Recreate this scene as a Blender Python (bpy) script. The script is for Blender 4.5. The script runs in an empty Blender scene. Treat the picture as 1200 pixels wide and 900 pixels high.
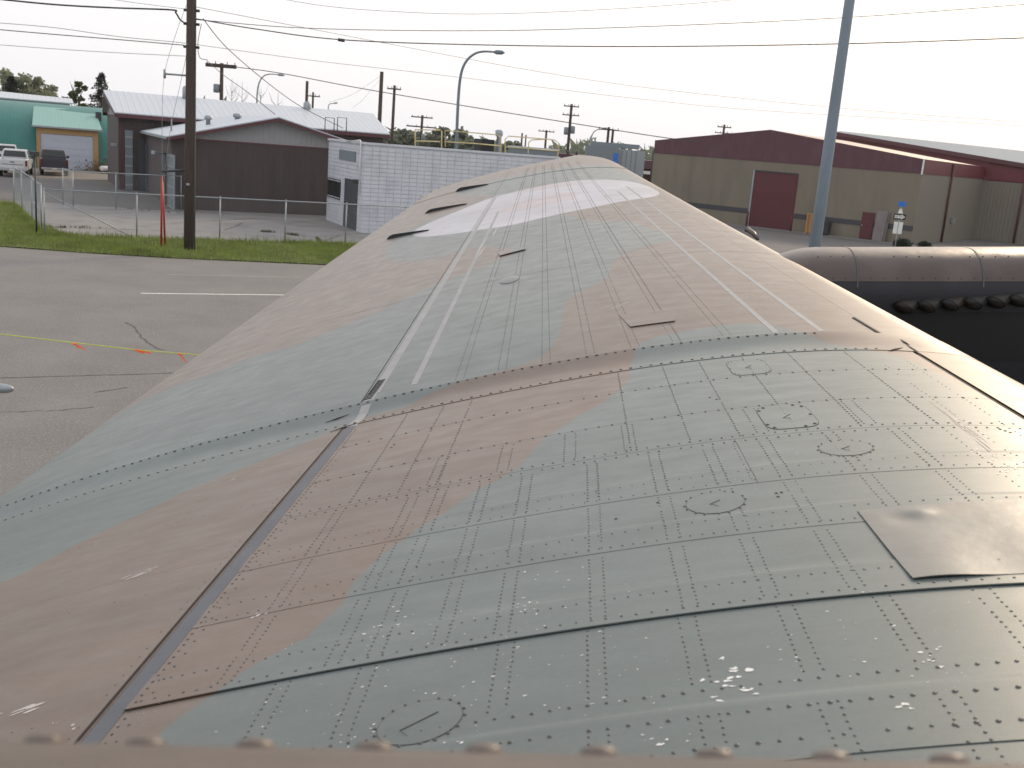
import bpy, bmesh, math, random
import numpy as np
from mathutils import Vector, Matrix
random.seed(7); rng = np.random.default_rng(7)
scene = bpy.context.scene
COL = scene.collection

# ------------------------------------------------------------------ camera
EYE = Vector((0.0, 0.0, 5.0))
FPX = 1223.55
ROLL, PITCH, YAW = math.radians(4.553), math.radians(-12.918), math.radians(2.6154)
Bm = np.array([[1, 0, 0], [0, 0, -1], [0, 1, 0]], float)
def _r(a, ax):
    c, s = math.cos(a), math.sin(a)
    return np.array([[1, 0, 0], [0, c, -s], [0, s, c]]) if ax == 'x' else np.array([[c, -s, 0], [s, c, 0], [0, 0, 1]])
CR = _r(YAW, 'z') @ Bm @ _r(PITCH, 'x') @ _r(ROLL, 'z')
cd = bpy.data.cameras.new('camera'); cam = bpy.data.objects.new('camera', cd); COL.objects.link(cam)
cam.matrix_world = Matrix.Translation(EYE) @ Matrix(CR.tolist()).to_4x4()
cd.sensor_width = 36.0; cd.lens = 36.0 * FPX / 1200.0
cd.clip_start = 0.05; cd.clip_end = 6000
cd.dof.use_dof = True; cd.dof.focus_distance = 7.0; cd.dof.aperture_fstop = 8.0
scene.camera = cam
# ------------------------------------------------------------------ sky, sun, exposure
SUN_EL, SUN_AZ = math.radians(27), math.radians(28)      # azimuth from +Y towards +X
w = bpy.data.worlds.new('World'); scene.world = w; w.use_nodes = True
nt = w.node_tree; nt.nodes.clear()
out = nt.nodes.new('ShaderNodeOutputWorld'); bg = nt.nodes.new('ShaderNodeBackground')
sky = nt.nodes.new('ShaderNodeTexSky'); sky.sky_type = 'NISHITA'; sky.sun_disc = False
sky.sun_elevation = SUN_EL; sky.sun_rotation = SUN_AZ
sky.air_density = 1.2; sky.dust_density = 6.0; sky.ozone_density = 1.0
mx = nt.nodes.new('ShaderNodeMix'); mx.data_type = 'RGBA'; mx.inputs[0].default_value = 0.78
mx.inputs[7].default_value = (12.1, 11.95, 12.25, 1)          # pale smoke haze that whitens the whole sky
nt.links.new(sky.outputs[0], mx.inputs[6]); nt.links.new(mx.outputs[2], bg.inputs[0])
bg.inputs[1].default_value = 0.1
nt.links.new(bg.outputs[0], out.inputs[0])
sl = bpy.data.lights.new('sun', 'SUN'); sun = bpy.data.objects.new('sun', sl); COL.objects.link(sun)
sl.energy = 1.9; sl.angle = math.radians(10); sl.color = (1.0, 0.80, 0.58)
sd = Vector((math.sin(SUN_AZ) * math.cos(SUN_EL), math.cos(SUN_AZ) * math.cos(SUN_EL), math.sin(SUN_EL)))
sun.rotation_euler = sd.to_track_quat('Z', 'Y').to_euler()
scene.view_settings.view_transform = 'Standard'; scene.view_settings.look = 'None'
scene.view_settings.exposure = 0.0; scene.view_settings.gamma = 1.0
scene.render.engine = 'CYCLES'
scene.render.resolution_x = 1024; scene.render.resolution_y = 768

# ------------------------------------------------------------------ helpers
def ray(px, py):
    c = np.array([(px - 600) / FPX, -(py - 450) / FPX, -1.0]); return CR @ c
def ground(px, py, z=0.0):
    d = ray(px, py); s = (z - 5.0) / d[2]; return (d[0] * s, d[1] * s)
def at(px, py, Y):
    d = ray(px, py); s = Y / d[1]; return Vector((d[0] * s, Y, 5.0 + d[2] * s))
U = np.array([.8825, .4703]); V = np.array([-.4703, .8825])     # street frame
def uv(u, v, z=0.0):
    p = U * u + V * v; return Vector((p[0], p[1], z))
def u_on(px, py, v):        # where a sight line crosses the vertical plane v
    d = ray(px, py); dv = d[0] * V[0] + d[1] * V[1]; s = v / dv; return (d[0] * U[0] + d[1] * U[1]) * s, 5 + d[2] * s
def tag(o, label=None, cat=None, group=None, kind=None):
    if label: o['label'] = label
    if cat: o['category'] = cat
    if group: o['group'] = group
    if kind: o['kind'] = kind
    return o
def thing(name, label, cat, loc=(0, 0, 0), group=None):
    o = bpy.data.objects.new(name, None); COL.objects.link(o); o.location = loc; o.empty_display_size = .2
    return tag(o, label, cat, group)
def link(name, me, parent=None):
    o = bpy.data.objects.new(name, me); COL.objects.link(o)
    if parent:
        o.parent = parent
        p = parent; off = Vector((0, 0, 0))
        while p: off += p.location; p = p.parent
        o.location = -off          # meshes are written in world coordinates
    return o
class MB:
    def __init__(s): s.v = []; s.f = []; s.sm = False
    def add(s, vs, fs):
        b = len(s.v); s.v += [tuple(p) for p in vs]; s.f += [tuple(b + i for i in f) for f in fs]; return s
    def hexa(s, a, b):      # a: 4 bottom points, b: 4 top points (ccw)
        return s.add(list(a) + list(b), [(3, 2, 1, 0), (4, 5, 6, 7), (0, 1, 5, 4), (1, 2, 6, 5), (2, 3, 7, 6), (3, 0, 4, 7)])
    def box(s, c, ax, ay, az):   # centre + half axes vectors
        c = Vector(c); ax, ay, az = Vector(ax), Vector(ay), Vector(az)
        a = [c - ax - ay - az, c + ax - ay - az, c + ax + ay - az, c - ax + ay - az]
        b = [p + 2 * az for p in a]; return s.hexa(a, b)
    def wbox(s, x0, x1, y0, y1, z0, z1):
        return s.hexa([(x0, y0, z0), (x1, y0, z0), (x1, y1, z0), (x0, y1, z0)], [(x0, y0, z1), (x1, y0, z1), (x1, y1, z1), (x0, y1, z1)])
    def ubox(s, u0, u1, v0, v1, z0, z1):
        q = [uv(u0, v0), uv(u1, v0), uv(u1, v1), uv(u0, v1)]
        return s.hexa([p + Vector((0, 0, z0)) for p in q], [p + Vector((0, 0, z1)) for p in q])
    def tube(s, pts, r, n=8, cap=True):
        pts = [Vector(p) for p in pts]; rs = r if isinstance(r, (list, tuple)) else [r] * len(pts)
        rings = []; t0 = (pts[1] - pts[0]).normalized(); x = t0.orthogonal().normalized()
        for i, p in enumerate(pts):
            t = (pts[min(i + 1, len(pts) - 1)] - pts[max(i - 1, 0)]).normalized()
            x = (x - t * x.dot(t)).normalized(); y = t.cross(x)
            rings.append([p + (x * math.cos(2 * math.pi * k / n) + y * math.sin(2 * math.pi * k / n)) * rs[i] for k in range(n)])
        vs = [q for rg in rings for q in rg]; fs = []
        for i in range(len(pts) - 1):
            for k in range(n): fs.append((i * n + k, i * n + (k + 1) % n, (i + 1) * n + (k + 1) % n, (i + 1) * n + k))
        if cap: fs.append(tuple(range(n))[::-1]); fs.append(tuple((len(pts) - 1) * n + k for k in range(n)))
        return s.add(vs, fs)
    def build(s, name, m, parent=None, smooth=False, bevel=0):
        me = bpy.data.meshes.new(name); me.from_pydata(s.v, [], s.f); me.validate()
        if bevel:
            bm = bmesh.new(); bm.from_mesh(me)
            bmesh.ops.bevel(bm, geom=[e for e in bm.edges if e.calc_face_angle(0) > .6], offset=bevel, segments=2, profile=.5, affect='EDGES'); bm.to_mesh(me); bm.free()
        me.materials.append(m)
        if smooth: me.shade_smooth()
        return link(name, me, parent)
def poly_sheet(name, pts, z, m, parent=None, kind='structure'):
    o = MB().add([(p[0], p[1], z) for p in pts], [tuple(range(len(pts)))]).build(name, m, parent)
    if kind and not parent: tag(o, kind=kind)
    return o
def np_mesh(name, vs, fs, m, parent=None, smooth=False):
    vs = np.asarray(vs, np.float32).reshape(-1, 3); fs = np.asarray(fs, np.int32); k = fs.shape[1]
    me = bpy.data.meshes.new(name); me.vertices.add(len(vs)); me.vertices.foreach_set('co', vs.ravel())
    me.loops.add(fs.size); me.loops.foreach_set('vertex_index', fs.ravel()); me.polygons.add(len(fs))
    me.polygons.foreach_set('loop_start', np.arange(0, fs.size, k, dtype=np.int32))
    me.update(calc_edges=True); me.validate(); me.materials.append(m)
    me.shade_smooth() if smooth else me.shade_flat()
    return link(name, me, parent)
# ------------------------------------------------------------------ materials
def N(nt, t, **k):
    n = nt.nodes.new(t)
    for a, b in k.items(): setattr(n, a, b)
    return n
def mat(name, col, rough=.7, metal=0, var=.12, scale=3.0, bump=.1, bscale=40, stretch=(1, 1, 1), dirt=None, spec=.5, wave=None):
    m = bpy.data.materials.new(name); m.use_nodes = True; t = m.node_tree; L = t.links.new
    p = t.nodes['Principled BSDF']; p.inputs['Roughness'].default_value = rough; p.inputs['Metallic'].default_value = metal
    p.inputs['Specular IOR Level'].default_value = spec
    tc = N(t, 'ShaderNodeNewGeometry'); mp = N(t, 'ShaderNodeMapping'); mp.inputs['Scale'].default_value = stretch
    L(tc.outputs['Position'], mp.inputs[0])
    n1 = N(t, 'ShaderNodeTexNoise'); n1.inputs['Scale'].default_value = scale; n1.inputs['Detail'].default_value = 8; n1.inputs['Roughness'].default_value = .65
    L(mp.outputs[0], n1.inputs['Vector'])
    mr = N(t, 'ShaderNodeMapRange'); mr.inputs[1].default_value = .25; mr.inputs[2].default_value = .75
    mr.inputs[3].default_value = 1 - var; mr.inputs[4].default_value = 1 + var; L(n1.outputs[0], mr.inputs[0])
    mul = N(t, 'ShaderNodeMix', data_type='RGBA', blend_type='MULTIPLY'); mul.inputs[0].default_value = 1
    mul.inputs[6].default_value = (*col, 1); L(mr.outputs[0], mul.inputs[7]); last = mul.outputs[2]
    if dirt:
        n3 = N(t, 'ShaderNodeTexNoise'); n3.inputs['Scale'].default_value = dirt[1]; n3.inputs['Detail'].default_value = 6
        L(mp.outputs[0], n3.inputs['Vector'])
        r3 = N(t, 'ShaderNodeMapRange'); r3.inputs[1].default_value = .5; r3.inputs[2].default_value = .72; L(n3.outputs[0], r3.inputs[0])
        mm = N(t, 'ShaderNodeMath', operation='MULTIPLY'); mm.inputs[1].default_value = dirt[2]; L(r3.outputs[0], mm.inputs[0])
        d = N(t, 'ShaderNodeMix', data_type='RGBA'); L(mm.outputs[0], d.inputs[0]); L(last, d.inputs[6]); d.inputs[7].default_value = (*dirt[0], 1); last = d.outputs[2]
    L(last, p.inputs['Base Color'])
    n2 = N(t, 'ShaderNodeTexNoise'); n2.inputs['Scale'].default_value = bscale; n2.inputs['Detail'].default_value = 5; L(mp.outputs[0], n2.inputs['Vector'])
    b = N(t, 'ShaderNodeBump'); b.inputs['Strength'].default_value = bump; b.inputs['Distance'].default_value = .01; L(n2.outputs[0], b.inputs['Height'])
    if wave:   # fine sheet-metal ribs: (vector along which they repeat, pitch in metres, strength)
        vm = N(t, 'ShaderNodeVectorMath', operation='DOT_PRODUCT'); vm.inputs[1].default_value = wave[0]; L(tc.outputs['Position'], vm.inputs[0])
        mu = N(t, 'ShaderNodeMath', operation='MULTIPLY'); mu.inputs[1].default_value = 2 * math.pi / wave[1]; L(vm.outputs['Value'], mu.inputs[0])
        si = N(t, 'ShaderNodeMath', operation='SINE'); L(mu.outputs[0], si.inputs[0])
        pw = N(t, 'ShaderNodeMapRange'); pw.inputs[1].default_value = .55; pw.inputs[2].default_value = .95; L(si.outputs[0], pw.inputs[0])
        b2 = N(t, 'ShaderNodeBump'); b2.inputs['Strength'].default_value = wave[2]; b2.inputs['Distance'].default_value = .03
        L(pw.outputs[0], b2.inputs['Height']); L(b.outputs[0], b2.inputs['Normal']); b = b2
    L(b.outputs[0], p.inputs['Normal'])
    return m
M = {}
M['asphalt'] = mat('asphalt', (.162, .155, .150), .88, var=.18, scale=.5, bump=.9, bscale=45, dirt=((.27, .26, .25), 24, .8))
M['old_asphalt'] = mat('old_asphalt', (.125, .118, .115), .9, var=.15, scale=.35, bump=.4, bscale=40, dirt=((.075, .072, .073), .7, .5))
M['concrete'] = mat('concrete', (.225, .216, .208), .88, var=.14, scale=.4, bump=.3, bscale=30, dirt=((.125, .122, .122), .9, .6))
M['gravel'] = mat('gravel', (.20, .175, .15), .95, var=.25, scale=1.5, bump=.8, bscale=25)
M['ground'] = mat('ground', (.15, .15, .10), .95, var=.3, scale=.2, bump=.6, bscale=10)
M['soil'] = mat('soil', (.11, .13, .045), .95, var=.35, scale=2, bump=.8, bscale=20)
M['blade'] = mat('grass_blade', (.20, .255, .05), .7, var=.45, scale=.9, bump=0, dirt=((.17, .15, .06), 2.5, .5))
M['crack'] = mat('tar_crack', (.075, .071, .069), .8)
M['road_paint'] = mat('road_paint', (.62, .61, .57), .6, var=.25, scale=9)
M['worn_paint'] = mat('worn_paint', (.27, .26, .235), .7, var=.2, scale=9)
M['wood_pole'] = mat('wood_pole', (.060, .044, .036), .9, var=.5, scale=3, stretch=(14, 14, .6), bump=.6, bscale=5)
M['galv'] = mat('galvanised_steel', (.33, .36, .38), .5, .5, var=.12, scale=8)
M['light_pole'] = mat('grey_pole', (.16, .20, .235), .5, .25, var=.14, scale=5, stretch=(1, 1, .5))
M['dark_steel'] = mat('dark_steel', (.05, .05, .055), .5, .3)
M['red'] = mat('red_plastic', (.36, .03, .02), .45)
M['yellow_rail'] = mat('yellow_rail', (.55, .46, .22), .5)
M['wire'] = mat('wire', (.05, .05, .06), .6)
M['thin_wire'] = mat('thin_wire', (.26, .26, .29), .6)
M['brown_wall'] = mat('brown_siding', (.066, .050, .050), .7, var=.14, scale=1.0, stretch=(1, 1, .25), dirt=((.10, .082, .08), 1.2, .4), wave=((*U, 0), .3, .5))
M['brown_side'] = mat('brown_siding_side', (.082, .064, .064), .7, var=.08, scale=1.5, wave=((*V, 0), .3, .5))
M['grey_gable'] = mat('grey_gable', (.30, .30, .31), .6, var=.05, wave=((*U, 0), .3, .7))
M['roof_blue'] = mat('pale_metal_roof', (.50, .54, .585), .42, .15, var=.05, wave=((*U, 0), .42, .7))
M['roof_blue2'] = mat('pale_metal_roof_low', (.44, .49, .54), .42, .15, var=.05, wave=((*V, 0), .42, .7))
M['roof_far'] = mat('dull_metal_roof', (.26, .30, .335), .85, 0, var=.06, spec=.15)
M['maroon_trim'] = mat('maroon_trim', (.085, .026, .032), .5)
M['white_block'] = mat('white_block', (.60, .62, .67), .75, var=.06, scale=2, bump=.3, dirt=((.33, .36, .41), 1.3, .4))
M['mortar'] = mat('block_joint', (.545, .565, .615), .9)
M['dark_door'] = mat('dark_door', (.055, .065, .075), .6)
M['glass'] = mat('window_glass', (.02, .025, .028), .08, var=.05, bump=.02)
M['greenmetal'] = mat('green_metal', (.028, .16, .138), .45, .1, var=.12, scale=.6, wave=((*U, 0), .25, .25), dirt=((.02, .12, .11), .5, .3))
M['greenroof'] = mat('pale_green_roof', (.20, .38, .33), .5, .1, var=.06, wave=((*U, 0), .3, .3))
M['ochre'] = mat('ochre_trim', (.40, .25, .11), .7)
M['garage'] = mat('garage_door', (.46, .50, .58), .55, var=.04)
M['beige'] = mat('beige_wall', (.198, .174, .132), .75, var=.10, scale=1.0, stretch=(1, 1, .2), dirt=((.135, .12, .10), 1.1, .55))
M['beige_roof'] = mat('beige_roof', (.36, .29, .24), .6)
M['maroon'] = mat('maroon_band', (.115, .026, .036), .6, var=.07)
M['maroon_dull'] = mat('maroon_band_front', (.094, .038, .052), .65, var=.14, stretch=(1, 1, .3), dirt=((.12, .065, .08), 1.5, .4))
M['stripe'] = mat('slate_stripe', (.055, .058, .068), .7)
M['maroon_door'] = mat('maroon_door', (.10, .022, .030), .55, var=.08)
M['brick'] = mat('brown_brick', (.13, .07, .05), .85, var=.15, scale=4)
M['grey_panel'] = mat('grey_panel', (.19, .225, .25), .6, var=.08)
M['white'] = mat('white_paint', (.72, .72, .72), .45)
M['truck_white'] = mat('white_body', (.62, .63, .64), .28, var=.03, bump=.01)
M['truck_dark'] = mat('dark_body', (.045, .042, .058), .28, var=.05, bump=.01)
M['tyre'] = mat('tyre', (.02, .02, .02), .9)
M['chrome'] = mat('chrome', (.5, .5, .52), .2, .9)
M['tail_red'] = mat('tail_lamp_red', (.14, .01, .012), .2)
M['plywood'] = mat('plywood', (.40, .22, .08), .7, var=.12, stretch=(1, 1, 6))
M['grey_wood'] = mat('weathered_slab', (.19, .165, .165), .85, var=.2, scale=2)
M['rope'] = mat('yellow_rope', (.55, .60, .09), .6)
M['orange'] = mat('orange_ribbon', (.95, .16, .03), .5)
M['signblue'] = mat('sign_blue', (.02, .16, .62), .4)
M['signblack'] = mat('sign_black', (.012, .012, .014), .4)
M['bark'] = mat('bark', (.07, .055, .045), .9, var=.3)
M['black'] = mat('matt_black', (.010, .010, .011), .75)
def leaf(name, c, v=.4):
    m = mat(name, c, .65, var=v, scale=1.3, bump=0); t = m.node_tree; p = t.nodes['Principled BSDF']; p.inputs['Specular IOR Level'].default_value = .3
    tr = N(t, 'ShaderNodeBsdfTranslucent'); tr.inputs[0].default_value = (c[0] * 1.5, c[1] * 1.6, c[2] * 1.1, 1); ms = N(t, 'ShaderNodeMixShader'); ms.inputs[0].default_value = .45
    t.links.new(p.outputs[0], ms.inputs[1]); t.links.new(tr.outputs[0], ms.inputs[2]); t.links.new(ms.outputs[0], t.nodes['Material Output'].inputs['Surface']); return m
M['leaf'] = leaf('leaf', (.060, .082, .036)); M['leaf2'] = leaf('leaf_pale', (.20, .215, .165)); M['spruce'] = leaf('spruce_needles', (.022, .036, .030), .3)
M['far_leaf'] = leaf('far_leaf', (.12, .14, .125), .3)  # paler and greyer leaves: distance haze put into the colour
# ================================================================== THE AIRCRAFT
ZC = 5.0
YJ = 4.88
PC = np.array([-0.07206874, -0.1479312, -0.25196041, 0.84671464, -1.51080625])
TA, TB, DIH, KAP, Q2, ZR, XT = 0.1068, -0.1526, 0.075, 0.1782, 0.0034, -0.95, -2.85
X_TE, X_LE = -3.19, 2.16
def h0(x):
    x = np.asarray(x, float); xc = np.clip(x, X_TE, 1.95)
    z = .72 * np.polyval(PC, xc / 2.16) + np.minimum(x - X_TE, 0) * .5
    q = np.clip((x - 1.81) / .35, 0, 1); return z - .30 * (1 - np.sqrt(np.maximum(1 - q * q, 0)))
def squeeze(y):
    q = np.clip((np.asarray(y, float) - 14.4) / 1.25, 0, 1); return np.maximum(1 - q ** 3.0, 0.0001) ** .5
def WP(x0, y, off=0.0):            # wing coordinates (chord station at the joint, span) -> world
    x0 = np.asarray(x0, float); y = np.asarray(y, float); t = np.maximum(y - YJ, 0)
    cc = (4.85 + (TB - TA) * t) / 4.85
    x = XT + TA * t + (x0 - XT) * cc
    z = ZR + DIH * t + Q2 * t * t / 10 + (h0(x0) - ZR) * cc * (1 - KAP * t / 10.5)
    s = squeeze(y); xm = XT + TA * t + (0.9 - XT) * cc; x = xm + (x - xm) * s
    zm = ZR + DIH * t + Q2 * t * t / 10 - .13 * cc; z = zm + (z - zm) * (.55 + .45 * s)
    return np.stack(np.broadcast_arrays(x, y, z + ZC + off), -1)
def WN(x0, y):
    x0, y = np.broadcast_arrays(np.asarray(x0, float), np.asarray(y, float)); e = 2e-3
    a = WP(x0 + e, y) - WP(x0 - e, y); b = WP(x0, y + e) - WP(x0, y - e)
    n = np.cross(a, b); return n / np.linalg.norm(n, axis=-1, keepdims=True)
def W(px, py):                      # pixel -> wing coordinates, by intersecting the sight line with the skin
    d = ray(px, py); ys = np.linspace(1.0, 15.6, 1400)
    X = d[0] / d[1] * ys; Z = 5 + d[2] / d[1] * ys
    t = np.maximum(ys - YJ, 0); cc = (4.85 + (TB - TA) * t) / 4.85
    x0 = (X - XT - TA * t) / cc + XT
    g = Z - WP(x0, ys)[:, 2]; k = np.where((g[:-1] > 0) & (g[1:] <= 0))[0]
    if len(k) == 0: k = [int(np.argmin(np.abs(g[:-1])))]
    k = k[0]; f = g[k] / (g[k] - g[k + 1] + 1e-12); f = min(max(f, 0), 1)
    return (float(x0[k] + (x0[k + 1] - x0[k]) * f), float(ys[k] + (ys[1] - ys[0]) * f))
def WL(pts): return np.array([W(*p) for p in pts])
def sdist(poly, P):                 # signed distance, inside positive
    d = np.full(len(P), 1e9); ins = np.zeros(len(P), bool); n = len(poly)
    for i in range(n):
        a, b = poly[i], poly[(i + 1) % n]; ab = b - a; t = np.clip(((P - a) @ ab) / (ab @ ab + 1e-12), 0, 1)
        d = np.minimum(d, np.linalg.norm(P - a - t[:, None] * ab, axis=1))
        c = ((a[1] > P[:, 1]) != (b[1] > P[:, 1])); xx = a[0] + (P[:, 1] - a[1]) * (b[0] - a[0]) / (b[1] - a[1] + 1e-12)
        ins ^= c & (P[:, 0] < xx)
    return np.where(ins, d, -d)
def spline(P, k=4):                 # rounds a polygon's corners
    for _ in range(2):
        Q = np.roll(P, -1, 0); P = np.stack([.75 * P + .25 * Q, .25 * P + .75 * Q], 1).reshape(-1, 2)
    return P
G1 = WL([(120, 1000), (165, 876), (213, 838), (265, 805), (300, 777), (353, 751), (399, 711), (415, 684), (436, 660), (450, 647), (490, 620), (527, 597), (547, 583), (580, 563),
         (607, 550), (633, 517), (653, 503), (687, 483), (720, 463), (737, 447), (738, 427), (742, 412), (753, 400), (773, 393), (808, 387), (881, 377), (920, 383), (960, 396)])
G1 = np.vstack([G1, [[1.45, 4.85], [1.58, 4.6], [1.62, 3.2], [1.75, 2.2], [1.75, .5], [-1.1, .5]]])
G2 = WL([(0, 690), (67, 650), (150, 610), (233, 570), (317, 537), (393, 505), (421, 487), (445, 481), (477, 473), (500, 460), (540, 447), (607, 430), (640, 417), (657, 393), (662, 350),
         (690, 337), (713, 327), (720, 300), (762, 287), (800, 279), (760, 268), (734, 257), (716, 261), (679, 257), (659, 250), (600, 240), (520, 250), (483, 268), (455, 285), (450, 310), (513, 303), (560, 287),
         (613, 293), (580, 307), (547, 320), (493, 340), (450, 363), (400, 383), (350, 404), (297, 418), (245, 439), (196, 456), (150, 477), (75, 530), (10, 572)])
G2 = np.vstack([G2, [[-3.4, 4.9], [-3.4, 3.6]]])
G3 = WL([(532, 225), (593, 208), (648, 198), (703, 193), (725, 196), (760, 215), (735, 225), (600, 240), (575, 227), (545, 231)])
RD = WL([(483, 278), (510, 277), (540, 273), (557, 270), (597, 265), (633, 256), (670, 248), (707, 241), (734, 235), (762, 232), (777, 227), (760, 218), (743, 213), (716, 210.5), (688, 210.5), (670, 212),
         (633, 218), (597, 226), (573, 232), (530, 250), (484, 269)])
PK = WL([(572, 252), (600, 239), (640, 228.5), (680, 223), (676, 233), (640, 241), (600, 249)])
PINKS = [PK, WL([(600, 222), (650, 214), (690, 214), (660, 219), (620, 225)])]
GREENS = [spline(g) for g in (G1, G2, G3)]; RD = spline(RD); PINKS = [spline(p) for p in PINKS]

def skin_material():
    m = bpy.data.materials.new('weathered_camouflage'); m.use_nodes = True; t = m.node_tree; L = t.links.new
    p = t.nodes['Principled BSDF']
    A = lambda n: N(t, 'ShaderNodeAttribute', attribute_name=n)
    def noise(vec, scale, detail=6, rough=.6):
        n = N(t, 'ShaderNodeTexNoise'); n.inputs['Scale'].default_value = scale; n.inputs['Detail'].default_value = detail; n.inputs['Roughness'].default_value = rough; L(vec, n.inputs['Vector']); return n.outputs[0]
    def mr(v, a, b, c=0., d=1.):
        n = N(t, 'ShaderNodeMapRange')
        for i, q in enumerate((a, b, c, d)): n.inputs[i + 1].default_value = q
        L(v, n.inputs[0]); return n.outputs[0]
    def math_(op, a, b):
        n = N(t, 'ShaderNodeMath', operation=op)
        for i, q in enumerate((a, b)):
            if isinstance(q, (int, float)): n.inputs[i].default_value = q
            else: L(q, n.inputs[i])
        return n.outputs[0]
    def mix(f, a, b, bt='MIX'):
        n = N(t, 'ShaderNodeMix', data_type='RGBA', blend_type=bt)
        for i, q in ((0, f), (6, a), (7, b)):
            if isinstance(q, float): n.inputs[i].default_value = q
            elif isinstance(q, tuple): n.inputs[i].default_value = (*q, 1)
            else: L(q, n.inputs[i])
        return n.outputs[2]
    wc = A('wing_plan').outputs['Vector']
    def mapping(s):
        n = N(t, 'ShaderNodeMapping'); n.inputs['Scale'].default_value = s; L(wc, n.inputs[0]); return n.outputs[0]
    edge = math_('MULTIPLY', math_('SUBTRACT', noise(wc, 9), .5), .05)
    camo = mr(math_('ADD', A('camo').outputs['Fac'], edge), -.006, .008)
    base = mix(camo, (.166, .124, .097), (.125, .150, .145))
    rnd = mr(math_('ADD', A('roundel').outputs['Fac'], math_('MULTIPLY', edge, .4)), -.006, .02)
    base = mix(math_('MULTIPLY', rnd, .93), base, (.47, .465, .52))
    pk = mr(math_('ADD', A('pink').outputs['Fac'], edge), -.05, .08)
    base = mix(math_('MULTIPLY', pk, math_('MULTIPLY', rnd, .55)), base, (.44, .33, .33))
    # chalky fading, stains, streaks running along the airflow and scuffs
    base = mix(1.0, base, mr(noise(mapping((.5, 1.2, 1)), 1.3, 8, .7), .25, .75, .80, 1.18), 'MULTIPLY')
    base = mix(1.0, base, mr(noise(mapping((1.2, 9, 1)), 2.2, 7, .7), .3, .7, .965, 1.03), 'MULTIPLY')
    base = mix(1.0, base, mr(noise(wc, 60, 4), .3, .7, .95, 1.05), 'MULTIPLY')
    stain = mr(noise(mapping((1, 3.0, 1)), 3.1, 9, .75), .60, .76); base = mix(math_('MULTIPLY', stain, .35), base, (.085, .078, .072))
    pale = mr(noise(mapping((1, 2, 1)), 2.3, 9, .8), .62, .75); base = mix(math_('MULTIPLY', pale, .28), base, (.27, .25, .23))
    far = mr(A('span').outputs['Fac'], 4.6, 7.5)                       # outer panel paler: chalking, plus grazing sky sheen put into the colour
    base = mix(math_('MULTIPLY', far, .20), base, (.34, .32, .29))
    ms = mapping((1.5, 14, 1)); sc = noise(ms, 7.0, 3, .5); scr = mr(math_('ABSOLUTE', math_('SUBTRACT', sc, .5), 0), 0.0, .006, 1, 0)
    gate = mr(noise(wc, .9, 4), .56, .66); base = mix(math_('MULTIPLY', math_('MULTIPLY', scr, gate), .30), base, (.10, .09, .085))
    sp = noise(wc, 130, 2, .5); sg = mr(noise(wc, 1.7, 4), .52, .68)
    base = mix(math_('MULTIPLY', math_('MULTIPLY', mr(sp, .70, .73), sg), .7), base, (.62, .61, .58))
    spd = noise(mapping((1, 1, 7)), 150, 2, .5); base = mix(math_('MULTIPLY', mr(spd, .70, .74), .5), base, (.09, .085, .08))
    L(base, p.inputs['Base Color'])
    L(mr(noise(mapping((1, 2, 1)), 5, 6), .3, .7, .33, .47), p.inputs['Roughness'])
    p.inputs['Specular IOR Level'].default_value = .5
    b1 = N(t, 'ShaderNodeBump'); b1.inputs['Strength'].default_value = .17; b1.inputs['Distance'].default_value = .012; L(noise(wc, 2.6, 2, .4), b1.inputs['Height'])
    b2 = N(t, 'ShaderNodeBump'); b2.inputs['Strength'].default_value = .12; b2.inputs['Distance'].default_value = .0015; L(noise(wc, 170, 4), b2.inputs['Height']); L(b1.outputs[0], b2.inputs['Normal'])
    L(b2.outputs[0], p.inputs['Normal'])
    return m
SKIN = skin_material()
M['tan_paint'] = mat('faded_tan_paint', (.070, .052, .044), .34, var=.2, scale=2.5, bump=.5, bscale=5, dirt=((.17, .14, .13), 3, .35))
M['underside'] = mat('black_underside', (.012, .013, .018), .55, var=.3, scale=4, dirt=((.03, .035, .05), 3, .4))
M['stub'] = mat('exhaust_stub', (.040, .038, .036), .5, .6, var=.35, scale=14, dirt=((.09, .05, .03), 7, .5))
M['rivet'] = mat('rivet', (.078, .080, .078), .5, .2, var=.3, scale=25)  # darker than the skin: dirt, plus back-lit shade put into the colour
M['screw'] = mat('screw_head', (.045, .045, .045), .6, .2, var=.3, scale=25)
M['gap'] = mat('panel_gap', (.018, .017, .017), .8)
M['strip'] = mat('slate_strip', (.085, .092, .108), .5, var=.16, scale=6)
M['strip_edge'] = mat('brown_edge', (.14, .10, .08), .6)
M['tape'] = mat('pale_tape', (.29, .29, .29), .5, var=.15, scale=8, dirt=((.30, .30, .29), 5, .5))
M['chip'] = mat('bare_primer_chip', (.72, .72, .70), .45, var=.1)
M['scuff'] = mat('pale_scuff', (.50, .46, .43), .6, var=.2, scale=20)
M['flap_dark'] = mat('dark_fairing', (.03, .032, .036), .6, var=.3, scale=9)
M['rim_paint'] = mat('rim_paint', (.125, .098, .080), .42, var=.2, scale=9, bump=.3, bscale=40, dirt=((.11, .095, .085), 8, .5))

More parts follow.
